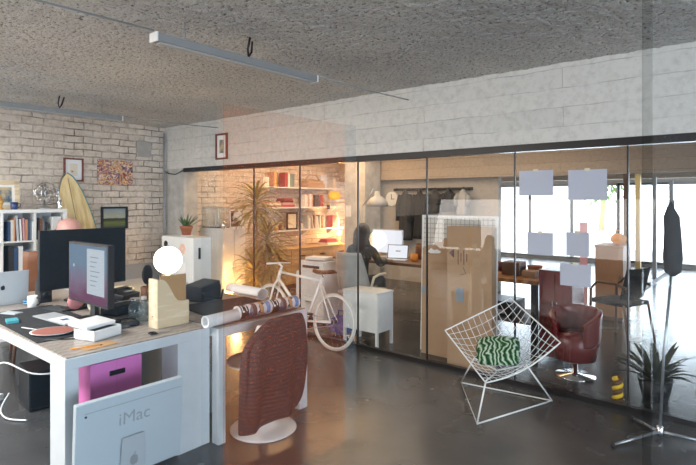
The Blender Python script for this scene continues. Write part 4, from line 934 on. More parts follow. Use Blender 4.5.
# shelves on the brick wall
SY0, SY1 = 6.15, 8.30
for z, lab in ((1.843, 'top white wall shelf on the rear brick wall'), (1.467, 'middle white wall shelf on the rear brick wall'), (1.035, 'lowest white wall shelf on the rear brick wall')):
    t = thing('wall_shelf', lab, 'shelf', (XB, SY0, z), 0, 'wall shelves on the rear brick wall')
    MB().b2((.002, 0, -.024), (.26, SY1-SY0, 0), .003).build('board', 'white_satin', t)
    for y in (.3, 1.1, 1.9): MB().prism([(.002, -.024), (.22, -.024), (.002, -.14)], y, y+.012, 'XZ').build('bracket', 'white_satin', t)
t = thing('drawer_cabinet', 'long honey-coloured wooden drawer cabinet below the wall shelves', 'cabinet', (XB+.03, 6.0, 0))
W = 2.25
MB().b2((0, 0, .06), (.42, W, .68), .004).build('carcass', 'honey_wood', t); MB().b2((-.0, -.01, .68), (.44, W+.01, .705), .003).build('top', 'honey_wood', t); MB().b2((.03, .03, 0), (.38, W-.03, .06)).build('plinth', 'wood_dark', t)
for k in range(4):
    for j in range(2):
        d = MB().b2((.42, .02+k*.555, .08+j*.30), (.436, .565+k*.555, .37+j*.30), .002).build('drawer', 'honey_wood', t)
        MB().b2((.436, .02+k*.555+.2, .25+j*.30), (.452, .02+k*.555+.34, .275+j*.30)).build('handle', 'black_plastic', d)
# rows of books on the wall shelves
def bk_seq(n, cols, hmin, hmax, lean=0.):
    out = []
    for i in range(n): out.append((random.uniform(.02, .045), random.uniform(hmin, hmax), .17, cols[i % len(cols)], lean if i % 4 == 3 else 0))
    return out
g = 'books on the rear wall shelves'
place_books(bk_seq(3, ['c58d6a', 'd8b25a', '8a5a3a'], .26, .29), (-7.03, 6.36, 1.844), 'Y', 'at the left of the top wall shelf', g, '+X')
place_books([(.075, .27, .17, 'a3393f', 0), (.05, .25, .17, 'e6e6e6', 0), (.06, .24, .17, '6d8f86', 0), (.05, .25, .17, '6f7f8d', 0)], (-7.03, 6.64, 1.844), 'Y', 'on the top shelf', g, '+X')
place_books(bk_seq(7, ['e6e6e6', 'd9d3c6', 'c58d6a', 'b9bcc0'], .22, .26), (-7.03, 7.18, 1.468), 'Y', 'in the pale row of the middle wall shelf', g, '+X')
place_books([(.14, .24, .17, '3b3230', 0), (.06, .22, .17, 'a3393f', 0), (.04, .23, .17, 'cc6a34', .1)], (-7.03, 7.46, 1.468), 'Y', 'by the yellow lamp', g, '+X')
place_books(bk_seq(13, ['b9bcc0', 'e6e6e6', '6f7f8d', 'd9d3c6', '3b3230', 'c58d6a'], .20, .27, .12), (-7.03, 7.25, 1.036), 'Y', 'in the long row of the lowest wall shelf', g, '+X')
place_books([(.09, .24, .17, 'a3393f', 0), (.06, .25, .17, 'cc6a34', 0)], (-7.03, 7.98, 1.036), 'Y', 'at the right end of the lowest shelf', g, '+X')
def flat_books(items, base, where, group):
    z = base[2]
    for i, (w, d, h, col) in enumerate(items):
        o = MB().b2((-d/2, -w/2, 0), (d/2, w/2, h), .002).build('book', bookmat(col)); o.location = (base[0], base[1], z); o.rotation_euler = (0, 0, random.uniform(-.1, .1)); z += h+.0005
        tag(o, '%s book lying %s in the pile %s' % (CNAME[col], ['lowest', 'second from the bottom', 'third from the bottom', 'fourth from the bottom'][i], where), 'book', group)
flat_books([(.32, .2, .04, 'a3393f'), (.30, .2, .045, 'c9979c'), (.28, .19, .035, '3b3230'), (.26, .18, .04, 'a3393f')], (-7.12, 6.72, 1.468), 'on the middle wall shelf', 'books lying on the middle wall shelf')
flat_books([(.30, .2, .035, '8a5a3a'), (.27, .2, .04, 'd9d3c6'), (.24, .2, .03, 'c58d6a')], (-7.12, 6.40, 1.468), 'left on the middle wall shelf', 'books lying at the left of the middle shelf')
flat_books([(.34, .24, .035, 'e6e6e6'), (.32, .24, .03, 'a3393f'), (.28, .2, .04, 'a3393f')], (-7.02, 7.83, .706), 'on the drawer cabinet', 'books lying on the drawer cabinet')
t = thing('storage_basket', 'flat wicker tray on the top wall shelf', 'basket', (-7.10, 7.45, 1.844))
mb = MB(); mb.b2((-.12, -.24, 0), (.12, .24, .08)); mb.b2((-.10, -.22, .08), (.10, .22, .14), .01); mb.build('body', 'brown_card', t); MB().tube([(0, -.22, .14), (0, -.1, .25), (0, .1, .25), (0, .22, .14)], .008, 6).build('handle', 'brown_card', t)
o = MB().b2((-.01, -.10, 0), (.01, .10, .26), .003).build('grey_folder', 'sheet_lilac'); o.location = (-7.14, 7.82, 1.844); tag(o, 'lilac-grey folder standing on the top wall shelf', 'folder')
t = thing('glass_vase', 'pale glass vase at the right end of the top wall shelf', 'vase', (-7.10, 8.12, 1.844))
MB().lathe([(.045, 0), (.05, .01), (.045, .12), (.03, .17), (.035, .2)], seg=20).build('body', 'warm_paper', t)
t = thing('glass_vase', 'tall white bottle vase at the right end of the lowest wall shelf', 'vase', (-7.10, 8.20, 1.036))
MB().lathe([(.04, 0), (.048, .02), (.045, .16), (.018, .22), (.018, .3)], seg=20).build('body', 'white_enamel', t)
t = thing('framed_photo', 'black picture frame standing on the lowest wall shelf', 'picture', (-7.08, 6.86, 1.036))
w, h = .28, .33; mb = MB()
for a, b in (((0, -w/2, 0), (.02, -w/2+.03, h)), ((0, w/2-.03, 0), (.02, w/2, h)), ((0, -w/2, 0), (.02, w/2, .03)), ((0, -w/2, h-.03), (.02, w/2, h))): mb.b2(a, b)
mb.build('frame', 'dark_metal', t); MB().b2((0, -w/2+.03, .03), (.008, w/2-.03, h-.03)).build('print', 'warm_paper', t)
t = thing('framed_photo', 'small pale picture leaning at the left end of the top wall shelf', 'picture', (-7.08, 6.28, 1.844))
MB().b2((0, -.14, 0), (.015, .0, .17), .002).build('frame', 'white_satin', t); MB().b2((.015, -.12, .02), (.017, -.02, .15)).build('print', 'sketch_print', t)
for i, (y, m, lab) in enumerate(((6.32, 'terracotta', 'small terracotta jar at the left of the lowest wall shelf'), (6.45, 'gold', 'small golden jar at the left of the lowest wall shelf'), (6.58, 'brown_leather', 'small brown jar left of the black picture frame on the lowest wall shelf'), (7.1, 'warm_paper', 'cream jar right of the black picture frame on the lowest wall shelf'))):
    t = thing('jar', lab, 'jar', (-7.08, y, 1.036)); MB().lathe([(.03, 0), (.04, .01), (.042, .09), (.03, .12)], seg=16).build('body', m, t); MB().lathe([(.033, .12), (.033, .14)], seg=16).build('lid', 'wood_dark', t)
# yellow clamp lamp
t = thing('clamp_lamp', 'yellow round lamp clamped to the middle wall shelf', 'lamp', (-6.98, 7.80, 1.467))
MB().b2((-.03, -.02, -.05), (.02, .02, .03), .004).build('clamp', 'dark_metal', t)
MB().tube([(0, 0, .03), (.03, .01, .16), (.06, .06, .235)], .009, 8).build('arm', 'yellow_enamel', t)
MB().lathe([(.0, .05), (.05, .045), (.11, .02), (.135, -.01), (.13, -.012), (.1, .012), (0, .03)], c=(.07, .10, .23), axis=(.52, .55, 0), seg=28, capb=False, capt=False).build('shade', 'yellow_enamel', t)
# lamp that warms the far end of the shelves
t = thing('table_lamp', 'glowing warm table lamp on the drawer cabinet beside the concrete column', 'lamp', (-6.97, 8.12, .706))
MB().lathe([(.07, 0), (.07, .012), (.012, .02), (.012, .17)], seg=20).build('base', 'brass', t); MB().sphere((0, 0, .22), .055).build('bulb', 'lamp_warm', t)
# ------------------------------------------------------------------ rear room, middle
t = thing('printer_cabinet', 'white cabinet under the printer, seen behind the bicycle saddle', 'cabinet', (-4.66, 5.05, 0))
MB().b2((-.25, -.20, .03), (.25, .20, .66), .004).build('body', 'white_satin', t)
for k in range(2): d = MB().b2((-.245, -.215, .05+.305*k), (.245, -.20, .345+.305*k), .003).build('drawer', 'white_satin', t); MB().b2((-.06, -.23, .27+.305*k), (.06, -.215, .285+.305*k)).build('handle', 'steel', d)
for a in (-.2, .2):
    for b in (-.15, .15): MB().lathe([(.02, 0), (.02, .032)], c=(a, b, 0), seg=10).build('foot', 'rubber', t)
t = thing('printer', 'white desktop printer with paper on top, on the white cabinet behind the bicycle', 'printer', (-4.66, 5.04, .66))
MB().b2((-.22, -.18, 0), (.22, .17, .14), .012).build('body', 'white_enamel', t); MB().b2((-.15, -.182, .05), (.15, -.175, .085)).build('paper_slot', 'black_plastic', t); MB().box((0, .03, .148), (.36, .24, .014), .004).build('scanner_lid', 'grey_paint', t)
slab('paper_stack', 'sheaf of white paper on top of the white printer', 'paper', (-4.66, 5.02, .816), .30, .21, .03, .2, 'paper', .002)
t = thing('side_cabinet', 'small white cabinet on four legs just behind the glass partition', 'cabinet', (-3.53, 4.61, 0))
MB().b2((-.24, -.15, .16), (.24, .15, .575), .004).build('body', 'white_satin', t); MB().b2((-.245, -.155, .575), (.245, .155, .593), .003).build('top', 'white_satin', t)
MB().b2((.24, -.14, .17), (.247, .14, .565), .002).build('side_panel', 'white_satin', t)
for a in (-1, 1):
    for b in (-1, 1): MB().b2((a*.225-.014, b*.135-.014, 0), (a*.225+.014, b*.135+.014, .16)).build('leg', 'white_satin', t)
# work table with the screens
t = thing('work_table', 'work table with screens where the seated person works', 'table', (-4.25, 6.15, 0))
MB().b2((-.95, -.38, .715), (.95, .38, .755), .004).build('top', 'wood_dark', t)
for a in (-1, 1):
    for b in (-1, 1): MB().b2((a*.9-.025, b*.33-.025, 0), (a*.9+.025, b*.33+.025, .715)).build('leg', 'dark_metal', t)
t = thing('desktop_monitor', 'bright white screen in front of the seated person', 'monitor', (-4.40, 6.22, .756))
MB().b2((-.11, -.08, 0), (.11, .08, .012), .003).build('base', 'aluminium', t); MB().b2((-.03, .012, .01), (.03, .03, .30)).build('neck', 'aluminium', t)
MB().b2((-.27, -.012, .06), (.27, .012, .41), .004).build('bezel', 'aluminium', t); MB().b2((-.262, -.0135, .07), (.262, -.0118, .40)).build('screen', 'screen_white', t)
t = thing('laptop', 'open laptop with a white screen right of the seated person', 'laptop', (-4.09, 5.98, .756), .35)
MB().b2((-.15, -.11, 0), (.15, .10, .014), .003).build('base', 'aluminium', t); ld = MB().b2((-.15, -.004, 0), (.15, .004, .20), .003).build('lid', 'dark_metal', t, (0, .10, .012), (-.25, 0, 0))
MB().b2((-.14, -.0055, .01), (.14, -.0038, .19)).build('screen', 'screen_white', ld); MB().b2((-.03, -.0065, .10), (.04, -.0054, .115)).build('dark_text', 'grey_metal', ld)
for i, (x, y, m, h, lab) in enumerate(((-3.83, 6.05, 'orange_fabric', .10, 'orange pot right of the open laptop on the work table'), (-3.70, 6.20, 'white_enamel', .12, 'white pot at the right end of the work table'), (-3.92, 6.32, 'brown_leather', .22, 'tall brown vase behind the open laptop on the work table'))):
    t = thing('table_pot', lab, 'pot', (x, y, .756)); MB().lathe([(.04, 0), (.055, h*.3), (.05, h*.8), (.04, h), (.034, h), (.04, h*.3), (0, .01)], seg=18, capt=False).build('body', m, t); MB().lathe([(.042, h-.012), (.045, h)], seg=18, capb=False, capt=False).build('rim', m, t)
# office chair
t = thing('office_chair', 'light grey armchair with the seated person, seen from behind', 'chair', (-4.02, 5.12, 0), .12)
for k in range(5):
    a = 2*PI*k/5; MB().tube([(0, 0, .09), (.27*math.cos(a), .27*math.sin(a), .06)], [.022, .014], 8).build('leg', 'grey_metal', t); MB().sphere((.27*math.cos(a), .27*math.sin(a), .028), .027, (1, 1, 1), 10, 8).build('caster', 'rubber', t)
MB().tube([(0, 0, .08), (0, 0, .42)], .024, 10).build('column', 'chrome', t)
MB().box((0, .02, .45), (.46, .46, .06), .025).build('seat', 'grey_fabric', t)
mb = MB(); mb.grid(10, 10, lambda u, v: ((2*u-1)*(.22-.05*v*v), -.20-.16*v+.06*(2*u-1)**2, .48+.48*v), thick=.035); mb.build('backrest', 'grey_fabric', t)
for s in (-1, 1): MB().tube([(s*.22, -.16, .50), (s*.26, -.14, .66), (s*.26, .0, .68), (s*.25, .16, .67)], .017, 8).build('armrest', 'warm_paper', t)
# person
def skin_body(name, verts, edges, radii, m, parent=None, sub=2, root=0):
    me = bpy.data.meshes.new(name); me.from_pydata(verts, edges, []); me.materials.append(MATS[m])
    o = bpy.data.objects.new(name, me); COL.objects.link(o); o.parent = parent
    sk = o.modifiers.new('skin', 'SKIN'); sk.use_smooth_shade = True
    for i, d in enumerate(me.skin_vertices[0].data):
        r = radii[i]; d.radius = r if isinstance(r, tuple) else (r, r); d.use_root = (i == root)
    ss = o.modifiers.new('sub', 'SUBSURF'); ss.levels = sub; ss.render_levels = sub
    return o
def person():
    t = thing('person', 'person with long dark hair in dark clothes seated at the bright screen, seen from behind', 'person', (-4.16, 5.19, 0), .12)
    V = [(0, .02, .56), (0, .05, .72), (0, .09, .88), (0, .12, .99), (0, .135, 1.05), (0, .16, 1.12), (0, .17, 1.19),
         (-.17, .12, .95), (-.235, .20, .76), (-.19, .47, .79), (.17, .12, .95), (.24, .20, .76), (.17, .47, .79),
         (-.10, .06, .545), (-.12, .44, .54), (-.12, .46, .29), (-.12, .48, .09), (-.12, .58, .055), (.10, .06, .545), (.12, .44, .54), (.12, .46, .29), (.12, .48, .09), (.12, .58, .055)]
    Ed = [(0, 1), (1, 2), (2, 3), (3, 4), (4, 5), (5, 6), (3, 7), (7, 8), (8, 9), (3, 10), (10, 11), (11, 12), (0, 13), (13, 14), (14, 15), (15, 16), (16, 17), (0, 18), (18, 19), (19, 20), (20, 21), (21, 22)]
    R = [(.15, .12), (.135, .10), (.15, .11), (.11, .08), .05, .085, .075, .06, .048, .036, .06, .048, .036, .09, .07, .055, .042, .035, .09, .07, .055, .042, .035]
    body = skin_body('body', V, Ed, R, 'black_fabric', t)
    h = MB(); h.sphere((0, .175, 1.165), .098, (.80, .95, 1.18), 20, 16); h.sphere((0, .275, 1.15), .014, (.8, 1, 1.3), 8, 6)
    for s in (-1, 1): h.sphere((s*.078, .17, 1.155), .02, (.4, .8, 1.2), 8, 6)
    hd = h.build('head', 'skin', t)
    fe = MB()
    for s in (-1, 1): fe.sphere((s*.032, .258, 1.175), .011, u=8, v=6)
    fe.build('eyes', 'paper', hd); MB().sphere((0, .262, 1.105), .02, (1, .3, .3), 8, 6).build('mouth', 'terracotta', hd)
    mb = MB()
    def hf(u, v):
        a = PI*(.0+1.0*u) + PI; z = 1.285-.46*v
        w = .10*math.sin(min(1, .15+v*2.6)*PI/2)+.02*v
        return (w*math.cos(a)*1.02, .165+.115*math.sin(a)*math.sin(min(1, .15+v*2.6)*PI/2)*(1-.15*v)-.02*v, z)
    mb.grid(18, 14, hf, thick=.04); mb.build('hair', 'hair', t)
    mb = MB(); mb.sphere((0, .16, 1.20), .107, (.85, .95, .92), 18, 12)
    for v in mb.bm.verts: 
        if v.co.y > .235 and v.co.z < 1.235: v.co.y = .235
    mb.build('hair', 'hair', t)
    for s in (-1, 1):
        hx = s*.18; Vh = [(hx, .46, .79), (hx-s*.01, .53, .785)]; Eh = [(0, 1)]; Rh = [(.024, .022), (.034, .014)]
        for k, (dx, L) in enumerate(((-.027, .070), (-.009, .082), (.010, .078), (.028, .060))):
            b = len(Vh); Vh += [(hx+dx*.8, .555, .785), (hx+dx, .555+L*.55, .785), (hx+dx*1.1, .555+L, .770)]; Eh += [(1, b), (b, b+1), (b+1, b+2)]; Rh += [.0095, .0085, .0075]
        b = len(Vh); Vh += [(hx-s*.035, .50, .782), (hx-s*.055, .535, .778)]; Eh += [(0, b), (b, b+1)]; Rh += [.011, .009]
        skin_body('hand', Vh, Eh, Rh, 'skin', t)
person()
# spring-arm floor lamp
t = thing('arm_lamp', 'large grey spring-arm floor lamp with a dome shade beside the seated person', 'lamp', (-5.62, 7.0, 0))
MB().lathe([(.17, 0), (.17, .02), (.03, .035)], seg=24).build('base', 'grey_metal', t); MB().tube([(0, 0, .03), (0, 0, .80)], .014, 8).build('pole', 'grey_metal', t)
mb = MB(); mb.tube([(0, 0, .80), (.14, 0, 1.50)], .010, 8); mb.tube([(.04, 0, .80), (.18, 0, 1.50)], .007, 8); mb.tube([(.15, 0, 1.50), (.38, 0, 1.78)], .010, 8); mb.build('spring_arm', 'grey_metal', t)
MB().lathe([(.02, .20), (.045, .19), (.05, .12), (.12, .08), (.17, .02), (.185, -.06), (.178, -.06), (.16, .02), (.11, .07)], c=(.46, 0, 1.55), seg=28, capb=False, capt=False).build('shade', pm('lamp_steel', (.36, .34, .32), .45, .3).name and 'lamp_steel', t); MB().sphere((.46, 0, 1.55), .05).build('bulb', 'bulb_warm', t)
t = thing('wall_clock', 'round white clock on the rear wall right of the dome lamp', 'clock', (-5.96, 8.60, 1.62))
MB().lathe([(.15, 0), (.15, .03), (.135, .035)], axis=(PI/2, 0, 0), seg=32).build('face', 'white_enamel', t); MB().b2((-.006, -.042, -.01), (.006, -.037, .10)).build('minute_hand', 'black_plastic', t); MB().b2((-.01, -.042, -.006), (.07, -.037, .006)).build('hour_hand', 'black_plastic', t)
# coats
t = thing('coat_rack', 'dark wall rail with hooks for the coats on the rear wall', 'coat rack', (-5.05, 8.60, 1.80))
MB().b2((-.85, -.05, -.02), (.85, -.0, .03)).build('rail', 'dark_metal', t)
for k in range(6): MB().tube([(-.72+.29*k, -.05, 0), (-.72+.29*k, -.12, -.01), (-.72+.29*k, -.13, .04)], .008, 6).build('hook', 'dark_metal', t)
def coat(name, label, x, y, ztop, h, w, m, d=.10, sleeve=True):
    t = thing(name, label, 'coat', (x, y, ztop)); mb = MB(); rings = []; SG = 28
    for i in range(10):
        q = i/9; hw = w*(.10+.9*min(1, (q*4))**.6)*.5*(1+.10*q); rg = []
        for k in range(SG):
            a = 2*PI*k/SEG if False else 2*PI*k/SG; yy = d*.5*math.sin(a)*(.5+.5*min(1, q*3)); xx = hw*math.cos(a); f = .02*math.sin(xx*40+q*3)*q
            rg.append(mb.bm.verts.new((xx, yy+f, -h*q)))
        rings.append(rg)
    for a, b in zip(rings, rings[1:]):
        for k in range(SG):
            f = mb.bm.faces.new((a[k], a[(k+1) % SG], b[(k+1) % SG], b[k])); f.smooth = True
    mb.bm.faces.new(rings[0]); mb.bm.faces.new(rings[-1]); mb.build('coat_body', m, t)
    if sleeve:
        for s in (-1, 1): MB().tube([(s*w*.40, -.01, -.10), (s*w*.54, -.04, -.32*min(1, h)), (s*w*.50, -.06, -.62*min(1, h))], [.05, .055, .045], 10).build('sleeve', m, t)
    return t
coat('hanging_coat', 'long dark coat at the left of the coats on the rear wall', -5.56, 8.46, 1.80, .98, .26, 'charcoal_fabric', .16)
coat('hanging_coat', 'black coat second from the left of the coats on the rear wall', -5.23, 8.46, 1.80, .94, .24, 'black_fabric', .16)
coat('hanging_coat', 'dark grey short jacket in the middle of the coats on the rear wall', -4.91, 8.46, 1.80, .45, .21, 'charcoal_fabric', .16)
coat('hanging_coat', 'dark jacket second from the right of the coats on the rear wall', -4.61, 8.46, 1.80, .42, .22, 'black_fabric', .16)
coat('hanging_coat', 'grey jacket at the right of the coats on the rear wall', -4.32, 8.46, 1.80, .50, .22, 'grey_metal', .16)
# boards and cardboard behind the partition
m, nt, out = new_mat('grid_board'); p = N(nt, 'ShaderNodeBsdfPrincipled'); geo = N(nt, 'ShaderNodeTexCoord'); sp = N(nt, 'ShaderNodeSeparateXYZ'); cb = N(nt, 'ShaderNodeCombineXYZ')
nt.links.new(geo.outputs['Object'], sp.inputs[0]); nt.links.new(sp.outputs[0], cb.inputs[0]); nt.links.new(sp.outputs[2], cb.inputs[1])
b = N(nt, 'ShaderNodeTexBrick'); b.offset = 0; b.inputs['Scale'].default_value = 1; b.inputs['Brick Width'].default_value = .05; b.inputs['Row Height'].default_value = .05; b.inputs['Mortar Size'].default_value = .004
b.inputs['Color1'].default_value = (.62, .60, .57, 1); b.inputs['Color2'].default_value = (.62, .60, .57, 1); b.inputs['Mortar'].default_value = (.34, .32, .3, 1)
nt.links.new(cb.outputs[0], b.inputs['Vector']); nt.links.new(b.outputs['Color'], p.inputs['Base Color']); p.inputs['Roughness'].default_value = .4; nt.links.new(p.outputs[0], out.inputs[0])
t = thing('grid_board', 'large white board with a fine square grid behind the cardboard', 'board', (-2.93, 4.76, 0))
MB().b2((.02, -.008, .02), (.83, .008, 1.42)).build('panel', 'grid_board', t)
for nm, lo, hi in (('side_frame', (0, -.014, 0), (.022, .014, 1.44)), ('side_frame', (.828, -.014, 0), (.85, .014, 1.44)), ('top_frame', (.022, -.014, 1.418), (.828, .014, 1.44)), ('bottom_frame', (.022, -.014, 0), (.828, .014, .022))): MB().b2(lo, hi, .002).build(nm, 'white_satin', t)
t.rotation_euler = (-.03, 0, 0)
t = thing('cardboard_sheet', 'brown cardboard sheet with a ragged top edge, left of the flat cardboard box', 'cardboard', (-2.86, 4.66, 0))
top = [(0, 1.10), (.05, 1.11), (.07, 1.13), (.14, 1.14), (.16, 1.17), (.22, 1.165), (.24, 1.20), (.30, 1.215), (.34, 1.20), (.42, 1.21)]
MB().prism([(0, 0), (.42, 0)] + list(reversed(top)), -.008, .008, 'XZ').build('sheet', 'brown_card', t)
MB().prism([(.06, 1.06), (.10, 1.045), (.20, 1.05), (.22, 1.07), (.17, 1.09), (.14, 1.08), (.10, 1.10)], -.0095, -.008, 'XZ').build('torn_label', 'paper', t)
MB().b2((.0, -.0095, .62), (.035, -.008, .70)).build('blue_label', 'label_blue', t); t.rotation_euler = (-.03, 0, 0)
t = thing('cardboard_box', 'tall flat cardboard box with printed marks behind the wire chair', 'box', (-2.465, 4.54, 0))
MB().b2((0, -.05, 0), (.46, .05, 1.345), .003).build('carton', 'brown_card', t)
MB().b2((.10, -.0525, .62), (.175, -.050, .755)).build('blue_label', 'label_blue', t)
mb = MB(); mb.prism([(.02, 1.085), (.075, 1.04), (.075, 1.13)], -.0515, -.0500, 'XZ')
for k in range(4): mb.b2((.115+.03*k, -.0515, .98+.03*(k % 2)), (.123+.03*k, -.05, 1.12-.03*(k % 2)))
mb.tube([(.17, -.0505, .96), (.20, -.0505, .90), (.14, -.0505, .88)], .003, 4); mb.build('printed_marks', 'ink_brown', t)
MB().b2((.225, -.0512, .0), (.245, -.0500, 1.344)).build('packing_tape', 'folder_card', t)
t = thing('navy_towel', 'dark blue cloth hanging over the table end left of the grid board', 'cloth', (-3.33, 5.83, 0))
mb = MB(); mb.grid(10, 12, lambda u, v: (.02+.015*math.sin(u*14+v*2)+.03*0, -.06+.30*u, .77-.62*v), thick=.01); mb.build('cloth', 'navy_fabric', t); MB().b2((-.10, -.06, .757), (.03, .24, .768)).build('fold', 'navy_fabric', t)
t = thing('blue_sack', 'bright blue bag on the floor behind the bicycle rear wheel', 'bag', (-3.98, 4.68, 0))
mb = MB(); mb.sphere((0, 0, .11), .15, (1.2, .8, .75), 20, 14)
for v in mb.bm.verts: v.co += Vector((noise.noise(v.co*16), noise.noise(v.co*15+Vector((3, 0, 0))), noise.noise(v.co*17)))*.03; v.co.z = max(.002, v.co.z)
mb.build('body', 'cobalt_fabric', t); MB().tube([(-.06, 0, .2), (-.04, 0, .28), (.04, 0, .28), (.06, 0, .2)], .008, 6).build('handle', 'cobalt_fabric', t)

# ------------------------------------------------------------------ rear room, right
t = thing('wooden_table', 'long wooden table behind the taped papers', 'table', (-2.50, 5.75, 0))
MB().b2((-.62, -.42, .72), (.62, .42, .76), .004).build('top', 'oak_table', t)
for a in (-1, 1):
    for b in (-1, 1): MB().b2((a*.57-.03, b*.37-.03, 0), (a*.57+.03, b*.37+.03, .72)).build('leg', 'dark_metal', t)
MB().b2((-.55, -.35, .28), (.55, .35, .30)).build('lower_shelf', 'wood_dark', t)
for i, (x, y, sx, sy, h, m, lab) in enumerate(((-2.85, 5.62, .22, .18, .20, 'warm_paper', 'cream carton at the left end of the wooden table'), (-2.83, 5.66, .18, .16, .12, 'folder_card', 'tan carton stacked on the cream carton'), (-2.28, 5.70, .20, .22, .14, 'wood_dark', 'dark wooden box in the middle of the wooden table'), (-2.05, 5.60, .14, .16, .07, 'folder_card', 'low tan box at the right end of the wooden table'))):
    z = .761 if i != 1 else .962
    t = thing('carton', lab, 'box', (x, y, z)); MB().b2((-sx/2, -sy/2, 0), (sx/2, sy/2, h), .003).build('body', m, t); MB().b2((-sx/2-.002, -.012, h-.03), (sx/2+.002, .012, h+.002)).build('strap', 'mahogany', t)
for i, (x, y, m, lab) in enumerate(((-2.10, 5.86, 'terracotta', 'terracotta cup behind the low tan box'), (-2.50, 5.50, 'gold', 'golden bowl near the front of the wooden table'), (-2.55, 5.90, 'mahogany', 'dark red jar at the back of the wooden table'))):
    t = thing('bowl', lab, 'bowl', (x, y, .761)); MB().lathe([(.04, 0), (.075, .05), (.085, .09), (.08, .09), (.06, .03), (0, .012)], seg=20, capt=False).build('body', m, t); MB().lathe([(.084, .086), (.087, .09), (.083, .094)], seg=20, capb=False, capt=False).build('rim', m, t)
t = thing('black_printer', 'black printer on the lower shelf of the wooden table', 'printer', (-2.45, 5.66, .301))
MB().b2((-.24, -.2, 0), (.24, .2, .18), .012).build('body', 'black_plastic', t); MB().b2((-.16, -.203, .05), (.16, -.198, .09)).build('paper_slot', 'grey_metal', t)
t = thing('red_cabinet', 'dark red low cabinet at the right end of the wooden table', 'cabinet', (-1.67, 5.42, 0))
MB().b2((-.16, -.2, .04), (.16, .2, .90), .004).build('body', 'red_leather', t)
for s in (-1, 1): d = MB().b2((s*.08-.075, -.215, .06), (s*.08+.075, -.20, .88), .003).build('door', 'red_leather', t); MB().b2((s*.02-.004, -.228, .5), (s*.02+.004, -.215, .6)).build('handle', 'chrome', d)
t = thing('red_armchair', 'round red leather tub chair on a chrome foot behind the glass partition', 'armchair', (-1.40, 4.93, 0)); t.scale = (.78, .78, .95)
MB().lathe([(.22, 0), (.22, .012), (.03, .03), (.025, .14)], seg=28).build('foot', 'chrome', t)
MB().lathe([(.08, .13), (.22, .17), (.25, .30), (.24, .38), (.20, .42), (0, .43)], seg=36, capt=False).build('seat', 'red_leather', t)
mb = MB(); mb.grid(28, 8, lambda u, v: ((.235+.025*v)*math.cos(PI*(-.30+1.60*u)+0), (.235+.025*v)*math.sin(PI*(-.30+1.60*u)), .32+(.33-.12*abs(2*u-1)**3)*v), thick=.06); mb.build('backrest', 'red_leather', t)
t = thing('wood_cabinet', 'light brown wooden cabinet with the orange bag on top', 'cabinet', (-1.70, 7.72, 0))
MB().b2((-.17, -.24, .05), (.17, .24, .97), .004).build('body', 'cabinet_wood', t); MB().b2((-.18, -.25, .97), (.18, .25, .995), .003).build('top', 'cabinet_wood', t); MB().b2((-.16, -.22, 0), (.16, .22, .05)).build('plinth', 'wood_dark', t)
d = MB().b2((-.16, -.255, .08), (.16, -.24, .95), .003).build('door', 'cabinet_wood', t); MB().b2((.12, -.27, .5), (.135, -.255, .62)).build('handle', 'steel', d)
t = thing('orange_bag', 'orange bag on the light brown wooden cabinet', 'bag', (-1.62, 7.66, .996))
mb = MB(); mb.sphere((0, 0, .075), .10, (1, .8, .75), 18, 12)
for v in mb.bm.verts: v.co.z = max(.001, v.co.z + .015*noise.noise(v.co*20))
mb.build('body', 'orange_fabric', t); MB().tube([(-.04, 0, .13), (-.03, 0, .19), (.03, 0, .19), (.04, 0, .13)], .007, 6).build('handle', 'orange_fabric', t)
t = thing('pink_banner', 'narrow pink roll-up banner left of the light brown wooden cabinet', 'banner', (-1.98, 7.35, 0))
MB().b2((-.10, -.06, 0), (.10, .06, .05), .004).build('base', 'aluminium', t); MB().b2((-.05, -.003, .05), (.05, .003, 1.30)).build('cloth', pm('banner_pink', (.80, .40, .45), .7), t); MB().tube([(0, .02, .05), (0, .015, 1.41)], .008, 6).build('pole', 'aluminium', t)
def armchair(name, label, x, y, rz):
    t = thing(name, label, 'chair', (x, y, 0), rz)
    MB().box((0, 0, .44), (.44, .44, .05), .02).build('seat', 'black_fabric', t); mb = MB(); mb.grid(8, 6, lambda u, v: ((2*u-1)*.21, -.20-.08*v+.05*(2*u-1)**2, .50+.34*v), thick=.02); mb.build('backrest', 'black_fabric', t)
    for s in (-1, 1):
        MB().tube([(s*.24, .20, 0), (s*.24, .19, .58), (s*.25, .10, .67), (s*.25, -.12, .67), (s*.23, -.23, .63)], .016, 8).build('arm_frame', 'wood_dark', t)
        MB().tube([(s*.22, -.20, .44), (s*.24, -.27, 0)], .014, 8).build('leg', 'wood_dark', t)
armchair('armchair', 'dark armchair with curved wooden arms before the light brown cabinet', -1.38, 6.55, 1.2)
t = thing('potted_fern', 'dark leafy plant in a dark pot behind the glass partition at the far right', 'plant', (-.74, 4.76, 0))
MB().lathe([(.09, 0), (.13, .17), (.12, .17), (.09, .02), (0, .015)], seg=24, capt=False).build('pot', 'dark_metal', t)
mb = MB()
for k in range(44):
    a = k*2.4; mb.leaf((.03*math.cos(a), .03*math.sin(a), .15), (math.cos(a)*.8, math.sin(a)*.8, .5+random.random()*1.3), random.uniform(.2, .38), .045, random.uniform(.5, 1.3))
mb.keep = True; mb.build('leaves', 'leaf_dark', t)
t = thing('spiral_ornament', 'small yellow and brown twisted column on the floor beside the dark fern', 'ornament', (-.97, 4.55, 0))
MB().lathe([(.05, 0), (.05, .012), (.03, .016)], seg=20).build('base', 'wood_dark', t)
for q in range(2):
    MB().tube([(.025*math.cos(k*.35+q*PI), .025*math.sin(k*.35+q*PI), .012+k*.0042) for k in range(42)], .018, 8).build('strand', 'yellow_enamel' if q else 'wood_dark', t)
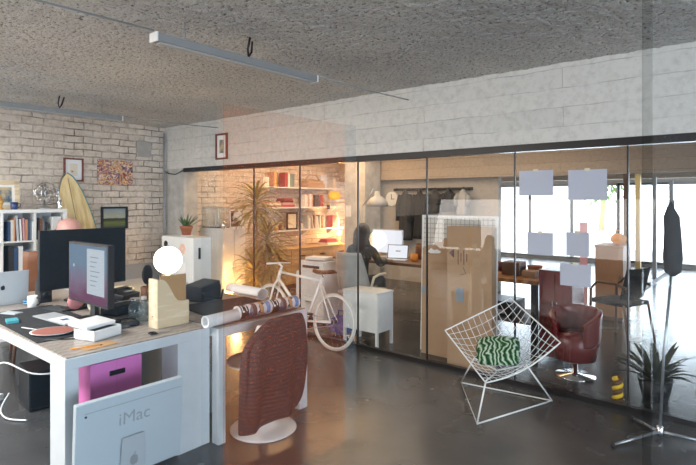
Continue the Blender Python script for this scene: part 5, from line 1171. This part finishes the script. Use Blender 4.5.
# papers taped to the glass
m, nt, out = new_mat('tracing_paper'); a = N(nt, 'ShaderNodeBsdfDiffuse'); a.inputs[0].default_value = (.70, .71, .78, 1); b = N(nt, 'ShaderNodeBsdfTranslucent'); b.inputs[0].default_value = (.70, .72, .80, 1)
nz = N(nt, 'ShaderNodeTexNoise'); nz.inputs['Scale'].default_value = 3; mr = N(nt, 'ShaderNodeMapRange'); mr.inputs[3].default_value = .45; mr.inputs[4].default_value = .6; nt.links.new(nz.outputs[0], mr.inputs[0])
mx = N(nt, 'ShaderNodeMixShader'); nt.links.new(mr.outputs[0], mx.inputs[0]); nt.links.new(a.outputs[0], mx.inputs[1]); nt.links.new(b.outputs[0], mx.inputs[2]); nt.links.new(mx.outputs[0], out.inputs[0])
for xa, xb, za, zb, lab in ((-1.70, -1.413, 1.64, 1.85, 'pale paper taped high on the glass, the upper left one of five'), (-1.294, -1.004, 1.60, 1.842, 'pale paper taped high on the glass, the upper right one of five'),
                            (-1.63, -1.413, 1.137, 1.327, 'pale paper taped at mid height on the glass, below the upper left one'), (-1.31, -1.134, 1.148, 1.34, 'pale paper taped at mid height on the glass, below the upper right one'), (-1.357, -1.12, .904, 1.083, 'lowest pale paper taped on the glass')):
    t = thing('taped_paper', lab, 'paper', ((xa+xb)/2, YP-.006, (za+zb)/2), 0, 'papers taped on the glass partition'); w, h = (xb-xa)/2, (zb-za)/2
    MB().b2((-w, -.0012, -h), (w, 0, h)).build('sheet', 'tracing_paper', t); MB().b2((-.02, -.002, h-.012), (.02, -.001, h+.012)).build('tape_strip', 'warm_paper', t)

# ------------------------------------------------------------------ wire chair in the foreground
def wire_chair():
    O = Vector((-1.68, 3.85, 0))
    t = thing('wire_chair', 'white wire mesh diamond chair standing alone on the dark floor', 'chair', O)
    L = Vector((-2.078, 3.75, .532))-O; T = Vector((-1.708, 4.20, .774))-O; Rr = Vector((-1.227, 3.95, .541))-O; B = Vector((-1.586, 3.45, .298))-O
    def P(u, v):         # u along B->R / L->T, v along B->L / R->T
        p = B*(1-u)*(1-v) + Rr*u*(1-v) + L*(1-u)*v + T*u*v
        p = p.copy(); w = 16*u*(1-u)*v*(1-v)
        p.z -= .17*w; p.y += .03*w
        p.z -= .055*math.sin(PI*u)*(1-v)**3        # the right front edge sags
        return p
    rim = [P(i/14, 0) for i in range(14)] + [P(1, i/14) for i in range(14)] + [P(1-i/14, 1) for i in range(14)] + [P(0, 1-i/14) for i in range(14)]
    MB().tube(rim, .006, 8, closed=True).build('rim', 'white_enamel', t)
    for nm, fn in (('mesh_wires', lambda k: [P(k/12, i/16) for i in range(17)]), ('mesh_wires', lambda k: [P(i/16, k/12) for i in range(17)])):
        mb = MB()
        for k in range(1, 12): mb.tube(fn(k), .0021, 6)
        mb.build(nm, 'white_enamel', t)
    Lf = Vector((-2.108, 4.086, .009))-O; F = Vector((-1.631, 3.405, .009))-O; Rf = Vector((-1.36, 4.172, .009))-O
    mb = MB(); mb.tube([Lf, F, Rf], .0065, 8, closed=True); mb.build('floor_frame', 'white_enamel', t)
    MB().tube([F, P(.02, .03)], .0065, 8).build('leg', 'white_enamel', t); MB().tube([Lf, P(.16, .55)], .0065, 8).build('leg', 'white_enamel', t); MB().tube([Rf, P(.62, .14)], .0065, 8).build('leg', 'white_enamel', t)
    mb = MB(); mb.tube([P(.16, .55), P(.35, .35)-Vector((0, 0, .012)), P(.62, .14)], .006, 8); mb.tube([P(.02, .03), P(.2, .2)-Vector((0, 0, .01)), P(.35, .35)-Vector((0, 0, .012))], .006, 8); mb.build('under_brace', 'white_enamel', t)
    c = P(.45, .47)+O
    cu = thing('cushion', 'green and white leaf-patterned cushion on the white wire chair', 'cushion', c+Vector((-.01, .0, .085)), .35)
    mb = MB(); mb.grid(18, 18, lambda u, v: (.20*(2*u-1)*(1-.08*(2*v-1)**2), .165*(2*v-1)*(1-.08*(2*u-1)**2), .062*((1-(2*u-1)**4)*(1-(2*v-1)**4))**.6)); mb.keep = False
    mb.grid(18, 18, lambda u, v: (.20*(2*u-1)*(1-.08*(2*v-1)**2), .165*(2*v-1)*(1-.08*(2*u-1)**2), -.055*((1-(2*u-1)**4)*(1-(2*v-1)**4))**.6))
    bmesh.ops.remove_doubles(mb.bm, verts=mb.bm.verts, dist=.0005)
    mb.build('cover', 'palm_print', cu); cu.rotation_euler = (.62, -.10, .30); cu.scale = (.82, .82, .85)
    pts = [(.20*x*(1-.08*y*y), .165*y*(1-.08*x*x), 0) for x, y in [(-1+2*i/10, -1) for i in range(10)] + [(1, -1+2*i/10) for i in range(10)] + [(1-2*i/10, 1) for i in range(10)] + [(-1, 1-2*i/10) for i in range(10)]]
    MB().tube(pts, .004, 6, closed=True).build('piping', 'palm_print', cu)
wire_chair()
t = thing('paper_note', 'small white paper pinned to the concrete column beside the shelves', 'paper', (-6.54, 7.9, 1.38))
MB().b2((-.07, -.002, -.11), (.07, 0, .11)).build('sheet', 'paper', t); MB().b2((-.015, -.004, .085), (.015, -.002, .10)).build('tape_strip', 'warm_paper', t)
pm('dull_chrome', (.34, .37, .40), .3, .8)
# tripod stand
t = thing('tripod_stand', 'thin chrome tripod stand with a folded dark cover at its top, at the far right', 'stand', (-.595, 4.0, 0))
MB().tube([(0, 0, .03), (.02, .01, .55), (.055, .03, 1.02)], .009, 10).build('pole', 'dull_chrome', t); MB().tube([(.055, .03, 1.0), (.075, .035, 1.60)], .006, 8).build('pole', 'dull_chrome', t)
MB().lathe([(.022, .02), (.026, .04), (.022, .075), (.012, .085)], seg=16).build('collar', 'chrome', t)
for e in ((-.213, -.336), (-.20, .20), (.30, .10)):
    l = MB().tube([(0, 0, .045), (e[0]*.5, e[1]*.5, .03), (e[0], e[1], .014)], [.011, .009, .008], 8).build('leg', 'dull_chrome', t); MB().sphere((e[0], e[1], .014), .014, u=10, v=8).build('rubber_foot', 'rubber', l)
mb = MB(); pr = [(.012, 0), (.045, .03), (.052, .12), (.050, .30), (.045, .40), (.020, .46), (.006, .50)]
mb.lathe(pr, c=(.066, .033, 1.09), seg=14)
for v in mb.bm.verts: v.co.x += .010*math.sin(v.co.z*9)*math.cos(v.co.y*90); v.co.y += .008*math.sin(v.co.x*120)
mb.build('folded_cover', 'charcoal_fabric', t)

# glass pane at the right of the doorway the view passes through
dw = bpy.data.objects.new('wall_doorway', None); COL.objects.link(dw); dw['kind'] = 'structure'; dw['label'] = 'glass pane beside the doorway at the near right'
g = MB(); g.bm.faces.new([g.bm.verts.new(p) for p in ((-.18, 1.12, 0), (1.6, 1.12, 0), (1.6, 1.12, 2.62), (-.18, 1.12, 2.62))])
g.build('glass_pane', glass_mat('pane_door', (.96, .97, .98), 1.4, (.5, .56, .62), .03), dw)  # pale film colour paints a reflected veil into the pane
MB().b2((-.195, 1.112, 0), (-.18, 1.128, 2.62)).build('edge_strip', glass_mat('edge_dark', (.86, .87, .87), 1.2), dw)

# ------------------------------------------------------------------ outside
struct('ground', MB().b2((-30, YF+.2, -.15), (30, 60, -.05)), pm('pavement', (.75, .75, .75), .9).name and 'pavement')
t = thing('street_building', 'pale building across the street beyond the bright windows', 'building', (-24, 50, -.05))
MB().b2((-9, 0, 0), (9, 6, 6)).build('wall', pm('render_pale', (.6, .58, .55), .9), t)
for i in range(5):
    for j in range(2): MB().b2((-8+3.4*i, -.05, 1+3.4*j), (-6+3.4*i, .1, 3+3.4*j)).build('window', 'grey_paint', t)
t = thing('street_tree', 'pale green tree across the street beyond the bright windows', 'tree', (-7.2, 30, -.05))
MB().tube([(0, 0, 0), (.1, 0, 1.2), (0, 0, 2.6)], [.16, .13, .08], 8).build('trunk', 'trunk', t)
mb = MB()
for k in range(500):
    v = Vector((random.gauss(0, 1), random.gauss(0, 1), random.gauss(0, 1))).normalized()*random.uniform(.6, 1.9); mb.leaf((v.x, v.y, 3.4+v.z), (v.x, v.y, v.z+.3), .4, .22, .4, 2)
mb.keep = True; mb.build('crown', 'tree_print', t)

# ------------------------------------------------------------------ light
w = bpy.data.worlds.new('World'); S.world = w; w.use_nodes = True
bg = w.node_tree.nodes['Background']; bg.inputs[0].default_value = (.86, .93, 1, 1); bg.inputs[1].default_value = 4.5
def area(name, loc, rot, sx, sy, power, col):
    l = bpy.data.lights.new(name, 'AREA'); l.shape = 'RECTANGLE'; l.size = sx; l.size_y = sy; l.energy = power; l.color = col
    o = bpy.data.objects.new(name, l); o.location = loc; o.rotation_euler = rot; COL.objects.link(o); return o
def point(name, loc, power, col, r=.05):
    l = bpy.data.lights.new(name, 'POINT'); l.energy = power; l.color = col; l.shadow_soft_size = r
    o = bpy.data.objects.new(name, l); o.location = loc; COL.objects.link(o); return o
DAY = (.70, .86, 1.)
area('window_daylight', (5.25, 1.0, 1.45), (0, PI/2, 0), 1.9, 2.4, 160, DAY)
area('window_daylight', (5.25, -1.7, 1.45), (0, PI/2, 0), 1.9, 2.4, 180, DAY)
area('window_daylight', (5.25, 6.1, 1.45), (0, PI/2, 0), 1.9, 3.0, 60, DAY)
area('front_daylight', (-.7, YF+.35, 1.2), (-PI/2, 0, 0), 11.0, 1.7, 420, DAY)
area('back_fill', (-4.4, YN+.15, 1.2), (PI/2+.35, 0, 0), 5.0, 1.8, 150, (1., .95, .9))  # unseen fill light added before the solid back wall
area('overhead_fill', (-4.9, -.4, 2.64), (0, 0, 0), 4.2, 1.0, 260, (1., .97, .92))  # unseen fill added overhead to brighten desks, floor and brick wall
WARM = (1., .56, .22)
point('floor_lamp_light', (-6.12, 4.80, .42), 18, WARM, .06)
point('table_lamp_light', (-6.86, 8.10, 1.02), 34, WARM, .05)
area('rear_warm_fill', (-6.2, 6.4, 2.66), (0, 0, 0), .9, 3.2, 55, (1., .62, .32))  # unseen fill added for general warm light along the rear shelves
area('rear_warm_fill', (-4.0, 6.6, 2.66), (0, 0, 0), 3.6, 2.6, 60, (1., .80, .58))  # unseen fill added to raise the ambient light of the rear room

# ------------------------------------------------------------------ camera
cam = bpy.data.cameras.new('camera'); cam.lens = 515/696*36; cam.sensor_width = 36; cam.shift_y = (200-232.5)/696; cam.clip_start = .02
co = bpy.data.objects.new('camera', cam); co.location = (0, 0, 1.6); co.rotation_euler = (PI/2, 0, math.atan((775-348)/515)); COL.objects.link(co)
S.camera = co
S.view_settings.view_transform = 'Standard'; S.view_settings.look = 'None'; S.view_settings.gamma = 1; S.view_settings.use_curve_mapping = False
S.view_settings.exposure = .25
S.cycles.max_bounces = 10; S.cycles.transparent_max_bounces = 24; S.cycles.diffuse_bounces = 4; S.cycles.glossy_bounces = 4; S.cycles.sample_clamp_indirect = 6
